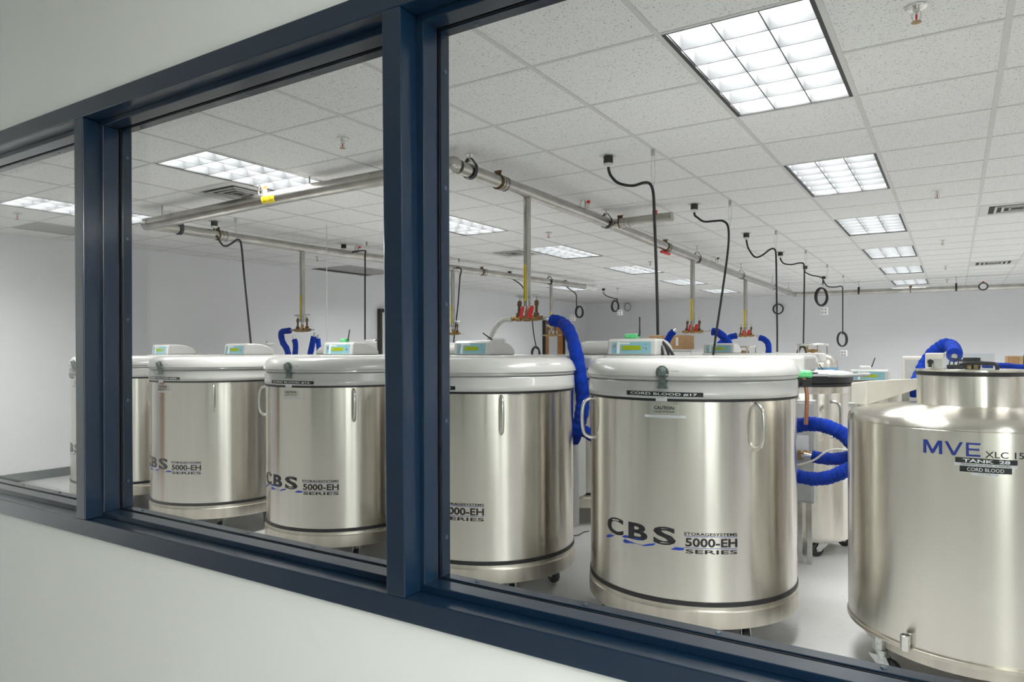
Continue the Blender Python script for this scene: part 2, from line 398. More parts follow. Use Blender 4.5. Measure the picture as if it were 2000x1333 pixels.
cells = []
for i in range(i0, i1 + 1):
    for j in range(j0, j1 + 1):
        if (i, j) in taken: continue
        x0, x1 = max(gx(i), XL), min(gx(i + 1), XR); y0, y1 = max(gy(j), YN), min(gy(j + 1), YF)
        if x1 - x0 < 0.03 or y1 - y0 < 0.03: continue
        P = [proj((x, y, CEIL)) for x, y in ((x0, y0), (x1, y0), (x1, y1), (x0, y1))]
        area = 0.0
        if all(P) and max(p[0] for p in P) > 0 and min(p[0] for p in P) < 2000 and max(p[1] for p in P) > 0:
            area = abs(sum(P[k][0] * P[(k + 1) % 4][1] - P[(k + 1) % 4][0] * P[k][1] for k in range(4))) / 2
        cells.append((area, i, j, x0, x1, y0, y1))
cells.sort(key=lambda c: -c[0])
full = MB().box(0, S, 0, S, 0.002, 0.018).mesh('tile')
rest = MB()
for n, (a, i, j, x0, x1, y0, y1) in enumerate(cells):
    if a > 0 and n < 290:
        if x1 - x0 > S - 1e-4 and y1 - y0 > S - 1e-4: obj('tile', full, tile_m, ceil, loc=(x0, y0, CEIL))
        else: obj('tile', MB().box(x0, x1, y0, y1, CEIL + 0.002, CEIL + 0.018), tile_m, ceil)
    else: rest.box(x0, x1, y0, y1, CEIL + 0.002, CEIL + 0.018)
ro = obj('tile_field', rest, tile_m, ceil); ro['kind'] = 'stuff'
# the border slot by the left wall gets a dark sheet for its shade
# ---- doors on the left wall
def door(n, y0, y1, panel_m, poster=False):
    d = obj('door_%d' % n, MB().box(XL, XL + 0.03, y0 + 0.06, y1 - 0.06, 0.005, 2.14), panel_m); struct(d)
    fr = MB().box(XL, XL + 0.07, y0, y0 + 0.06, 0, 2.2).box(XL, XL + 0.07, y1 - 0.06, y1, 0, 2.2).box(XL, XL + 0.07, y0 + .06, y1 - .06, 2.14, 2.2)
    obj('door_frame', fr, black_pla, d, bevel=0.004)
    if poster: obj('notice', MB().box(XL + 0.03, XL + 0.034, y0 + 0.28, y0 + 0.72, 0.9, 1.95), tape_white, d)
    h = MB().cyl((XL + .03, y1 - .14, 1.02), (XL + .075, y1 - .14, 1.02), .022, 14).cyl((XL + .07, y1 - .14, 1.02), (XL + .07, y1 - .26, 1.02), .009, 10)
    obj('door_handle', h, chrome, d)
d3 = obj('door_3', MB().box(-8.22, -7.40, YN, YN + .03, .005, 2.14), wood); struct(d3)
obj('door_frame', MB().box(-8.28, -8.22, YN, YN + .06, 0, 2.2).box(-7.40, -7.34, YN, YN + .06, 0, 2.2).box(-8.22, -7.40, YN, YN + .06, 2.14, 2.2), frame_m, d3, bevel=.004)
obj('door_handle', MB().cyl((-7.5, YN + .03, 1.02), (-7.5, YN + .075, 1.02), .022, 14).cyl((-7.5, YN + .07, 1.02), (-7.62, YN + .07, 1.02), .009, 10), chrome, d3)
door(1, 15.25, 16.35, wood, True)
dy = onX(742.5, 640, XL + .07).y
door(2, dy, dy + 1.0, white_pla)

# ================================================================== CEILING THINGS
def make_troffer(name, lamp):
    t = empty(name)
    h = MB(); W, L, H = S - 0.012, 2 * S - 0.012, 0.115
    for (x0, x1, y0, y1) in ((-W / 2, -W / 2 + .004, -L / 2, L / 2), (W / 2 - .004, W / 2, -L / 2, L / 2), (-W / 2, W / 2, -L / 2, -L / 2 + .004), (-W / 2, W / 2, L / 2 - .004, L / 2)):
        h.box(x0, x1, y0, y1, 0.012, H)
    h.box(-W / 2, W / 2, -L / 2, L / 2, H, H + .004)
    obj('housing', h, house_m, t)
    a, b = W / 2 - .02, L / 2 - .02
    obj('lamp', MB().add([(-a, -b, H - .010), (-a, b, H - .010), (a, b, H - .010), (a, -b, H - .010)], [(0, 1, 2, 3)]), lamp, t)     # a lit diffuser sheet
    tr = MB().box(-S / 2 + .012, -S / 2 + .030, -L / 2, L / 2, 0, .012).box(S / 2 - .030, S / 2 - .012, -L / 2, L / 2, 0, .012)
    tr.box(-S / 2 + .03, S / 2 - .03, -S + .010, -S + .018, 0, .012).box(-S / 2 + .03, S / 2 - .03, S - .018, S - .010, 0, .012)
    obj('shadow_gap', tr, gap_black, t)  # black strips stand in for the shadow gap round the louver
    ix, iy = S - .060, 2 * S - .036
    lm = MB().box(-.0028, .0028, -iy / 2, iy / 2, .006, .060).mesh('louver_blade')
    cm = MB().prism([(-.0028, .006), (.0028, .006), (.012, .098), (-.012, .098)], -ix / 2, ix / 2).mesh('louver_blade')
    for k in (-1, 1): obj('louver_blade', lm, blade_m, t, loc=(k * ix / 6, 0, 0))
    for k in range(5): obj('louver_blade', cm, blade_m, t, loc=(0, -iy / 2 + iy / 6 * (k + 1), 0))
    e = MB().box(-ix / 2 - .002, -ix / 2, -iy / 2, iy / 2, .006, .10).box(ix / 2, ix / 2 + .002, -iy / 2, iy / 2, .006, .10)
    e.box(-ix / 2, ix / 2, -iy / 2 - .002, -iy / 2, .006, .10).box(-ix / 2, ix / 2, iy / 2, iy / 2 + .002, .006, .10)
    obj('louver_frame', e, blade_m, t)
    return t
troffer = make_troffer('ceiling_light', lamp_m)
first = True
for (i, j) in LIGHTS:
    t = troffer if first else copy_tree(troffer); first = False
    t.location = (gx(i) + S / 2, gy(j) + S, CEIL)
    q = ORD[j // 4]
    if i == 1: tag(t, '%s louvered ceiling light from the window in the row at the right' % q, 'ceiling light', 'recessed louvered ceiling lights')
    elif i == -5: tag(t, '%s louvered ceiling light from the window in the long row left of centre' % q, 'ceiling light', 'recessed louvered ceiling lights')
    elif i == -9 and j > 0: tag(t, 'louvered ceiling light by the left wall, %s' % ('added unseen behind the main window post' if j == 8 else 'far back above the large blue hose'), 'ceiling light', 'recessed louvered ceiling lights')  # the one behind the post is added to brighten the left wall
    elif i == -9: tag(t, 'louvered ceiling light nearest the left wall, seen behind the left window post', 'ceiling light', 'recessed louvered ceiling lights')
    else: tag(t, '%s louvered ceiling light from the window in the unseen row added past the right edge' % q, 'ceiling light', 'added louvered ceiling lights out of view')  # unseen row, added to light the room
hall = empty('ceiling_light')
obj('housing', MB().box(-.30, .30, -.60, .60, .004, .09), house_m, hall, bevel=.006)
obj('lens', MB().add([(-.285, -.585, 0), (-.285, .585, 0), (.285, .585, 0), (.285, -.585, 0)], [(0, 1, 2, 3)]), lamp_hall, hall)
for k, (x, y) in enumerate(((2.3, -0.9), (4.6, -0.9), (2.3, 0.35), (-7.9, 0.42))):  # unseen corridor lamps; the last is added to brighten the wall's left end
    t = hall if k == 0 else copy_tree(hall)
    t.location = (x, y, CEIL - 0.0905)
    tag(t, 'unseen lensed corridor ceiling light, placed to light the window wall', 'ceiling light', 'corridor ceiling lights out of view')

def make_diffuser():
    t = empty('air_diffuser')
    a = S / 2 - .014
    obj('backing', MB().box(-a, a, -a, a, .010, .014), dark_void, t)
    f = MB()
    for (o_, i_) in ((a, a - .07),):
        f.box(-o_, o_, -o_, -i_, 0, .012).box(-o_, o_, i_, o_, 0, .012).box(-o_, -i_, -i_, i_, 0, .012).box(i_, o_, -i_, i_, 0, .012)
    obj('frame', f, tee_m, t)
    for k in range(3):
        r = .175 - .055 * k; q = .018
        v = MB().box(-r, r, -r, -r + q, -.004, .004).box(-r, r, r - q, r, -.004, .004).box(-r, -r + q, -r + q, r - q, -.004, .004).box(r - q, r, -r + q, r - q, -.004, .004)
        obj('vane', v, tee_m if k < 2 else grille_grey, t)
    return t
dif = make_diffuser()
VL = {(3, 8): 'square slotted ceiling air diffuser nearer the window at the right edge', (3, 16): 'square slotted ceiling air diffuser farther back at the right edge',
      (-6, 1): 'square slotted ceiling air diffuser beside the nearest left-hand light', (-6, 8): 'square slotted ceiling air diffuser behind the vertical steel drop pipe'}
for k, (i, j) in enumerate(VENTS):
    t = dif if k == 0 else copy_tree(dif)
    t.location = (gx(i) + S / 2, gy(j) + S / 2, CEIL); tag(t, VL[(i, j)], 'air diffuser', 'square ceiling air diffusers')
GL = {(-11, 1): 'flat grey return air panel in the ceiling left of the left window post', (-11, 8): 'grey return air panel beside the dark ceiling slot, nearer one', (-11, 9): 'grey return air panel beside the dark ceiling slot, farther one'}
for (i, j) in GRILLES:
    t = empty('return_grille', (gx(i) + S / 2, gy(j) + S / 2, CEIL)); a = S / 2 - .013
    obj('panel', MB().box(-a, a, -a, a, .002, .012), grille_grey, t)
    fr = MB().box(-a, a, -a, -a + .02, -.002, .002).box(-a, a, a - .02, a, -.002, .002).box(-a, -a + .02, -a + .02, a - .02, -.002, .002).box(a - .02, a, -a + .02, a - .02, -.002, .002)
    obj('frame', fr, grille_grey, t)
    tag(t, GL[(i, j)], 'air grille', 'return air panels')
t = empty('slot_shade', (-8.475, 8.25, CEIL))
obj('backing', MB().box(-.10, .10, -.60, .60, -.004, -.001), dark_void, t)  # flat sheet below the tiles, coloured as the shade of an opening
obj('rim', MB().box(-.105, -.10, -.605, .605, -.008, -.001).box(.10, .105, -.605, .605, -.008, -.001), grille_grey, t)
tag(t, 'long ceiling slot against the left wall, its shade a dark sheet', 'air slot')

def make_sprinkler():
    t = empty('sprinkler_head')
    obj('escutcheon', MB().lathe([(.0001, -.004), (.020, -.006), (.036, -.004), (.040, 0.0)], 24), chrome, t)
    obj('body', MB().lathe([(.012, -.005), (.012, -.022), (.006, -.024), (.006, -.03)], 14).tube([(-.014, 0, -.022), (-.016, 0, -.035), (-.012, 0, -.048), (-.003, 0, -.055)], .0025, 6).tube([(.014, 0, -.022), (.016, 0, -.035), (.012, 0, -.048), (.003, 0, -.055)], .0025, 6), chrome, t)
    obj('bulb', MB().lathe([(.001, -.027), (.0035, -.032), (.0035, -.046), (.001, -.051)], 10), red_glass, t)
    obj('deflector', MB().lathe([(.004, -.055), (.018, -.057), (.018, -.059), (.0001, -.0595)], 16), brass, t)
    return t
sp = make_sprinkler()
SPR = [(2, 0, 'nearest ceiling sprinkler at the right, with a red bulb'), (2, 6, 'second ceiling sprinkler back in the right-hand line'), (2, 11, 'third ceiling sprinkler back in the right-hand line'), (2, 16, 'fourth ceiling sprinkler back in the right-hand line'), (2, 20, 'farthest ceiling sprinkler in the right-hand line'),
       (-3, 0, 'ceiling sprinkler above the thick cross pipe, just left of the main window post'), (-10, 0, 'ceiling sprinkler in the far left pane'), (-4, 6, 'ceiling sprinkler between the drop pipe and the long steel pipe'), (-4, 11, 'small far ceiling sprinkler left of the tall black cord'), (-10, 6, 'ceiling sprinkler above the left drop pipe, near the left wall'), (-9, 17, 'tiny far ceiling sprinkler in front of the coiled cord')]
for k, (i, j, lab) in enumerate(SPR):
    t = sp if k == 0 else copy_tree(sp)
    t.location = (gx(i) + S / 2, gy(j) + S / 2, CEIL); tag(t, lab, 'sprinkler', 'ceiling sprinkler heads')

# ================================================================== NITROGEN PIPEWORK
def hanger(parent, x, y, z, axis='Y', R=.048):
    """clevis hanger from the ceiling round a pipe at (x, y, z)"""
    q = []
    for k in range(25):
        a = PI * (1.0 + k / 24.0); q.append((math.cos(a) * (R + .004), math.sin(a) * (R + .004)))
    q = [(-R * .25, R * 1.75), (-R - .004, R * .7)] + q + [(R + .004, R * .7), (R * .25, R * 1.75)]
    m = MB()
    pts = [Vector((0, a, b)) if axis == 'X' else Vector((a, 0, b)) for a, b in q]
    wv = Vector((.016, 0, 0)) if axis == 'X' else Vector((0, .016, 0))
    vs = []; fs = []
    for p in pts:
        d = Vector((p.x, p.y, p.z)).normalized() * .003
        vs += [p - wv, p + wv, p + wv + d, p - wv + d]
    for i in range(len(pts) - 1):
        a = i * 4; b = a + 4
        fs += [(a, a + 1, b + 1, b), (a + 1, a + 2, b + 2, b + 1), (a + 2, a + 3, b + 3, b + 2), (a + 3, a, b, b + 3)]
    m.add(vs, fs)
    h = obj('hanger', m, black_rub, parent, loc=(x, y, z))
    top = CEIL - z
    rod = MB().cyl((0, 0, R * 1.2), (0, 0, top), .005, 8)
    rod.cyl((-R - .004, 0, R * .75), (R + .004, 0, R * .75), .004, 8) if axis == 'Y' else rod.cyl((0, -R - .004, R * .75), (0, R + .004, R * .75), .004, 8)
    rod.lathe([(.0001, top - .002), (.03, top - .003), (.032, top)], 16)
    obj('hanger_rod', rod, zinc, h)
    return h
def coupling(parent, p, d, R=.048):
    p = Vector(p); d = Vector(d).normalized()
    m = MB().cyl(p - d * .055, p + d * .055, R * .82, 20)
    for s in (-.045, -.015, .030): m.cyl(p + d * (s - .007), p + d * (s + .007), R * 1.10, 20)
    o = obj('coupling', m, pipe_steel, parent)
    b = MB().cyl(p + d * -.06 - d * .008, p + d * -.06 + d * .008, R * 1.14, 20)
    b.box(-.022, .022, -.008, .008, 0, .03, Matrix.Translation(p - d * .06 + Vector((0, 0, R))))
    b.cyl(p - d * .06 + Vector((-.03, 0, R + .026)), p - d * .06 + Vector((.03, 0, R + .026)), .005, 8)
    obj('clamp', b, bronze, o)
def relief(parent, p, cap_m, R=.045):
    x, y, z = p
    m = MB().tube(spline([(x - .02, y, z + R - .01), (x - .022, y, z + R + .05), (x, y, z + R + .072), (x + .022, y, z + R + .05), (x + .02, y, z + R - .01)], 5), .008, 8)
    o = obj('relief_loop', m, chrome, parent)
    obj('relief_cap', MB().cyl((x + .055, y, z + R - .01), (x + .055, y, z + R + .035), .014, 12), white_pla, o)
    obj('cap_top', MB().cyl((x + .055, y, z + R + .035), (x + .055, y, z + R + .058), .016, 12), cap_m, o)
PR = .046
# pipe 1: down the room, then across in front of the far wall
P1 = [(-2.72, 3.60, 2.635), (-2.72, 5.5, 2.628), (-2.72, 8.45, 2.580), (-2.72, 11.0, 2.556), (-2.70, 14.72, 2.553)]
def z1(y):
    for a, b in zip(P1, P1[1:]):
        if a[1] <= y <= b[1]: return a[2] + (b[2] - a[2]) * (y - a[1]) / (b[1] - a[1])
    return P1[-1][2]
p1 = empty('nitrogen_pipe', (-2.72, 3.6, 2.635)); p1.location = (0, 0, 0)
obj('pipe_run', MB().tube([(-2.72, 3.655, 2.635)] + P1[1:], PR, 20), pipe_steel, p1)
obj('elbow', MB().tube(spline([(-2.70, 14.70, 2.553), (-2.69, 14.80, 2.551), (-2.60, 14.83, 2.55)], 5), PR * 1.12, 20), pipe_steel, p1)
for y in (4.18, 7.55): coupling(p1, (-2.72, y, z1(y)), (0, 1, 0))
for y in (3.78, 5.93, 8.62, 10.75, 12.9, 14.3): hanger(p1, -2.72, y, z1(y))
relief(p1, (-2.72, 5.45, z1(5.45)), red_tag); relief(p1, (-2.72, 9.35, z1(9.35)), black_rub)
br = MB().cyl((-2.72, 6.02, z1(6.0)), (-2.12, 6.02, z1(6.0) + .01), PR * .92, 20)
b_o = obj('branch_pipe', br, pipe_steel, p1); coupling(p1, (-2.56, 6.02, z1(6.0)), (1, 0, 0), .042)
obj('red_plug', MB().box(-2.30, -2.265, 6.0, 6.04, z1(6) + .04, z1(6) + .085), red_tag, p1, bevel=.004)
obj('red_handle', MB().box(-2.735, -2.705, 7.36, 7.62, z1(7.5) - .085, z1(7.5) - .06).box(-2.735, -2.705, 7.5, 7.53, z1(7.5) - .06, z1(7.5) - .03), red_tag, p1, bevel=.006)
tag(p1, 'long horizontal steel pipe running back into the room above the front tanks', 'pipe')
p3 = empty('nitrogen_pipe')
obj('pipe_run', MB().tube([(-2.60, 14.83, 2.55), (0, 14.83, 2.535), (3.3, 14.83, 2.50)], PR, 18), pipe_steel, p3)
coupling(p3, (-.63, 14.83, 2.54), (1, 0, 0))
for x in (-1.55, .02, 1.9): hanger(p3, x, 14.83, 2.54 - .008 * x, 'X')
r_ = obj('pipe_gauge', MB().tube([(.42 + .062 * math.cos(a * PI / 10), 14.77, 2.545 + .062 * math.sin(a * PI / 10)) for a in range(20)], .012, 8, closed=True), black_rub, p3)
obj('gauge_face', MB().cyl((.42, 14.765, 2.545), (.42, 14.78, 2.545), .056, 20), white_pla, r_)
obj('gauge_cap', MB().cyl((.42, 14.775, 2.60), (.42, 14.775, 2.635), .014, 10), red_tag, r_)
tag(p3, 'steel pipe crossing in front of the far wall at the right', 'pipe')
# cross pipe parallel to the window
pb = empty('nitrogen_pipe')
obj('pipe_run', MB().tube([(-2.72, 3.60, 2.638), (-4.1, 3.6, 2.632), (-6.18, 3.60, 2.596)], PR * 1.16, 22), pipe_steel, pb)
obj('elbow', MB().lathe([(.0001, -PR * 1.2), (PR * .75, -PR * .95), (PR * 1.1, -PR * .5), (PR * 1.2, 0), (PR * 1.1, PR * .5), (PR * .75, PR * .95), (.0001, PR * 1.2)], 22, c=(-2.72, 3.6, 2.637)), pipe_steel, pb)
obj('end_cap', MB().lathe([(PR * 1.22, 0), (PR * 1.22, .07), (PR * .9, .09), (.0001, .094)], 22, M=Matrix.Translation((-6.13, 3.6, 2.597)) @ Matrix.Rotation(-PI / 2, 4, 'Y')), pipe_steel, pb)
for x, y in ((-4.06, 3.6), (-5.96, 3.6)):
    m = MB().cyl((x, y, 2.66), (x, y, CEIL), .007, 8).lathe([(.0001, CEIL - .003), (.034, CEIL - .003), (.036, CEIL)], 16)
    obj('hanger_rod', m, zinc, pb)
relief(pb, (-4.62, 3.6, 2.622), orange_cap, PR * 1.16)
lb = MB(); M_ = Matrix.Translation((-4.47, 3.6, 2.626)); R_ = PR * 1.16 + .001
vs = []; fs = []
for k in range(9):
    a = math.radians(-48 + 62 * k / 8)
    for x in (-.075, .075): vs.append(M_ @ Vector((x, -R_ * math.cos(a), R_ * math.sin(a))))
for k in range(8): fs.append((2 * k, 2 * k + 1, 2 * k + 3, 2 * k + 2))
lab = obj('pipe_label', lb.add(vs, fs), yellow, pb)
tl = MB(); tv, tf = text_mesh('LIQUID NITROGEN', .01)
tl.add([M_ @ Vector(((a - .5) * .12, -(R_ + .001) * math.cos(math.radians(-36 + 34 * b)), (R_ + .001) * math.sin(math.radians(-36 + 34 * b)))) for a, b in tv], tf)
obj('lettering', tl, ink, lab)
tag(pb, 'thick steel cross pipe parallel to the window with a yellow label', 'pipe')
# pipe 2 on the left
PX = [(3.0, -6.262), (3.6, -6.26), (5.42, -6.235), (6.64, -6.125), (8.07, -5.97), (11.1, -5.74), (13.0, -5.62)]
def x2(y):
    for a, b in zip(PX, PX[1:]):
        if a[0] <= y <= b[0]: return a[1] + (b[1] - a[1]) * (y - a[0]) / (b[0] - a[0])
Z2 = 2.610
p2 = empty('nitrogen_pipe')
obj('pipe_run', MB().tube([(x2(y), y, Z2) for y in (3.66, 5.42, 6.64, 8.07, 11.1, 11.55)], PR, 18), pipe_steel, p2)
obj('pipe_end', MB().tube([(x2(y), y, Z2) for y in (11.5, 11.9)], PR * 1.15, 18), white_pla, p2)
for y in (4.42, 8.6): coupling(p2, (x2(y), y, Z2), (.05, 1, 0))
for y in (3.95, 6.72, 10.35): hanger(p2, x2(y), y, Z2)
relief(p2, (x2(6.2), 6.2, Z2), red_tag)
tag(p2, 'steel pipe running back along the left side of the room', 'pipe')

def drop(x, y, ztop, u_dir=1.0, label='', zbot=1.72, valves=True, r=.028, mirror=False):
    """vertical drop pipe with a brass valve manifold across its foot"""
    t = empty('nitrogen_drop', (x, y, 0))
    zt = ztop - PR + .002
    obj('drop_pipe', MB().cyl((0, 0, zbot + .09), (0, 0, zt), r, 18).cyl((0, 0, zbot + .05), (0, 0, zbot + .09), r * .45, 12), pipe_steel, t)
    # yellow label wrapped on the pipe, lettering reads downwards
    vs = []; fs = []; rr = r + .001; z0, z1_ = zbot + .13, zbot + .40
    for k in range(9):
        a = math.radians(-150 + 80 * k / 8)
        for z in (z0, z1_): vs.append((rr * math.cos(a), rr * math.sin(a), z))
    for k in range(8): fs.append((2 * k, 2 * k + 2, 2 * k + 3, 2 * k + 1))
    lo = obj('pipe_label', MB().add(vs, fs), yellow, t)
    tv, tf = text_mesh('LIQUID NITROGEN', .012)
    rt = rr + .0008
    obj('lettering', MB().add([(rt * math.cos(math.radians(-122 + 26 * b)), rt * math.sin(math.radians(-122 + 26 * b)), z1_ - .02 - a * (z1_ - z0 - .04)) for a, b in tv], tf), ink, lo)
    # manifold along X
    m = MB().cyl((-.13, 0, zbot), (.13, 0, zbot), .013, 14)
    for xx, rr2, l in ((-.075, .022, .05), (0, .024, .06), (.075, .022, .05), (-.12, .017, .02), (.12, .017, .02)): m.cyl((xx - l / 2, 0, zbot), (xx + l / 2, 0, zbot), rr2, 8, smooth=False)
    m.cyl((0, 0, zbot), (0, 0, zbot + .06), .018, 12)
    mo = obj('manifold', m, brass, t)
    obj('nozzle', MB().cyl((-.20, 0, zbot), (-.13, 0, zbot), .006, 10).cyl((.13, 0, zbot), (.20, 0, zbot), .006, 10), zinc, mo)
    for s in (-1, 1):
        a = Vector((s * .078, 0, zbot + .01)); d = Vector((s * .10, -.12, 1)).normalized() if s > 0 else Vector((.16, -.1, 1)).normalized()
        v = MB().cyl(a, a + d * .03, .021, 8, smooth=False).cyl(a + d * .02, a + d * .125, .011, 12).cyl(a + d * .085, a + d * .118, .017, 12)
        vo = obj('valve', v, bronze, t)
        c = a + d * .158
        Mw = Matrix.Translation(c) @ d.to_track_quat('Z', 'Y').to_matrix().to_4x4()
        wv = MB().tube([Mw @ Vector((.036 * math.cos(k * PI / 12), .036 * math.sin(k * PI / 12), 0)) for k in range(24)], .006, 8, closed=True)
        for k in range(4): wv.cyl(c, Mw @ Vector((.035 * math.cos(k * PI / 2), .035 * math.sin(k * PI / 2), 0)), .004, 6)
        wv.cyl(a + d * .12, c + d * .004, .006, 8).cyl(c - d * .006, c + d * .008, .012, 10)
        obj('handwheel', wv, zinc, vo)
    if valves:
        for (xx, yy, ww) in ((.055, -.045, .042), (-.028, -.035, .03)):
            tg = MB(); q = []
            for (a, b) in ((-.5, -.5), (.5, -.5), (.5, .3), (.3, .5), (-.3, .5), (-.5, .3)): q.append((a * ww, b * .09))
            vs = [(xx + a + b * .25, yy, zbot + .045 + b) for a, b in q] + [(xx + a + b * .25, yy + .002, zbot + .045 + b) for a, b in q]
            n = len(q)
            tg.add(vs, [tuple(range(n)), tuple(reversed(range(n, 2 * n)))] + [(i, (i + 1) % n, (i + 1) % n + n, i + n) for i in range(n)])
            obj('red_tag', tg, red_tag, t)
    tag(t, label, 'drop pipe', 'vertical nitrogen drop pipes with brass valves')
    return t
D = {}
q = onX(1030, 622, -2.72); D['a'] = (q.y, q.z); drop(-2.72, q.y, z1(q.y), label='vertical steel drop pipe with yellow label and red tags, nearest the main window post', zbot=q.z)
q = onX(1353, 648, -2.72); D['b'] = (q.y, q.z); drop(-2.72, q.y, z1(q.y), label='vertical steel drop pipe with red tag ending behind tank 17, middle of the lid', zbot=q.z)
q = onX(1456, 656, -2.72); D['c'] = (q.y, q.z); drop(-2.72, q.y, z1(q.y), label='farthest vertical steel drop pipe, behind the right part of the lid of tank 17', zbot=q.z)
yb = 5.42; q = onY(592, 645, yb); drop(x2(yb), yb, Z2, label='vertical steel drop pipe above tank 16 feeding four short blue hoses', zbot=q.z, valves=False)
yb = 10.4; q = onY(1078, 655, yb); drop(x2(yb), yb, Z2, label='slim far drop pipe in front of the brown door', zbot=q.z, valves=False)
yb = 7.9; q = onY(868, 652, yb); drop(x2(yb) , yb, Z2, label='drop pipe mostly hidden behind the main window post, one valve showing', zbot=q.z, valves=False)

# ================================================================== HOSES
def hose(pts, r, m, label, cuff=None, group='blue insulated hoses'):
    P = spline(pts, 14)
    t = empty('insulated_hose', P[0]); inv = -Vector(P[0])
    Q = [p + inv for p in P]
    ph = random.random() * 6
    obj('sleeve', MB().tube(Q, lambda s: r * (1 + .045 * math.sin(s * 110 + ph) + .03 * math.sin(s * 37)), 16), m, t)
    d0 = (Q[0] - Q[1]).normalized(); obj('fitting', MB().cyl(Q[0] - d0 * .03, Q[0] + d0 * .045, r * .38, 10), chrome, t)
    tag(t, label, 'hose', group)
    return t
def PY(pts, y): return [onY(u, v, y) for u, v in pts]
ya = D['a'][0]
hose([onY(u, v, y) for u, v, y in ((1079, 626, ya), (1098, 631, ya - .03), (1113, 650, ya - .26), (1125, 690, ya - .46), (1134, 740, ya - .50), (1138, 780, ya - .50), (1135, 812, ya - .50), (1128, 838, ya - .50), (1119, 862, ya - .48))], .0435, blue_foam, 'large blue hose arching down between the two nearest lidded tanks')
hose(PY([(1000, 624), (982, 626), (968, 640), (956, 664), (948, 692)], ya), .020, white_hose, 'thin frosted white hose from the nearest brass valves down behind a lid', group='frosted hoses')
yb_ = D['b'][0]
hose(PY([(1316, 648), (1309, 655), (1300, 674), (1292, 700), (1286, 720)], yb_), .042, blue_foam, 'short blue hose in front of the cardboard box behind tank 17')
hose(PY([(1391, 648), (1402, 650), (1418, 664), (1430, 688), (1436, 712)], yb_), .046, blue_foam, 'blue hose crossing behind the thin cord over the lid of tank 17')
yc_ = D['c'][0]
hose(PY([(1439, 656), (1426, 659), (1412, 667), (1398, 680), (1390, 700)], yc_), .046, blue_foam, 'blue hose bending left from the farthest brass valves')
hose(PY([(1483, 660), (1492, 663), (1500, 672), (1501, 690), (1496, 712)], yc_), .044, blue_foam, 'blue hose bending right and down from the farthest brass valves')
yl = 5.40
hose(PY([(566, 646), (550, 650), (552, 668), (560, 682), (566, 705)], yl), .034, blue_foam, 'leftmost of the four short blue hoses above tank 16')
hose(PY([(575, 664), (577, 672), (577, 685), (574, 705)], yl - .05), .030, blue_foam, 'second from left of the four short blue hoses above tank 16')
hose(PY([(613, 658), (611, 668), (608, 682), (603, 705)], yl), .032, blue_foam, 'third from left of the four short blue hoses above tank 16')
hose(PY([(621, 662), (622, 674), (623, 688), (621, 705)], yl - .08), .026, blue_foam, 'rightmost of the four short blue hoses above tank 16')
hose(PY([(1122, 836), (1140, 842), (1160, 854), (1186, 868)], 4.12), .038, blue_foam, 'blue hose seen low in the gap between tanks 18 and 17')
hose(PY([(1530, 842), (1556, 832), (1590, 829), (1622, 836), (1650, 852), (1680, 884)], 4.55), .043, blue_foam, 'upper blue hose arching between tank 17 and the domed steel tank')
hose(PY([(1586, 892), (1602, 895), (1630, 897), (1662, 892), (1690, 884)], 4.62), .037, blue_foam, 'middle straight blue hose between tank 17 and the domed steel tank')
hose(PY([(1530, 920), (1556, 930), (1590, 936), (1622, 932), (1655, 918), (1690, 900)], 4.55), .041, blue_foam, 'lower sagging blue hose between tank 17 and the domed steel tank')
hose([onY(u, v, y) for u, v, y in ((1864, 694, 4.1), (1864, 685, 4.25), (1857, 676, 4.4), (1846, 674, 4.42), (1832, 682, 4.42), (1815, 699, 4.42), (1802, 722, 4.38), (1790, 748, 4.30), (1784, 766, 4.18))], .034, blue_foam, 'crumpled blue hose looping behind the neck of the domed steel tank')
hose(PY([(1918, 716), (1950, 715), (1985, 718), (2040, 728), (2068, 790)], 5.2), .020, blue_foam, 'thin blue hose lying at the right edge behind the domed tank')

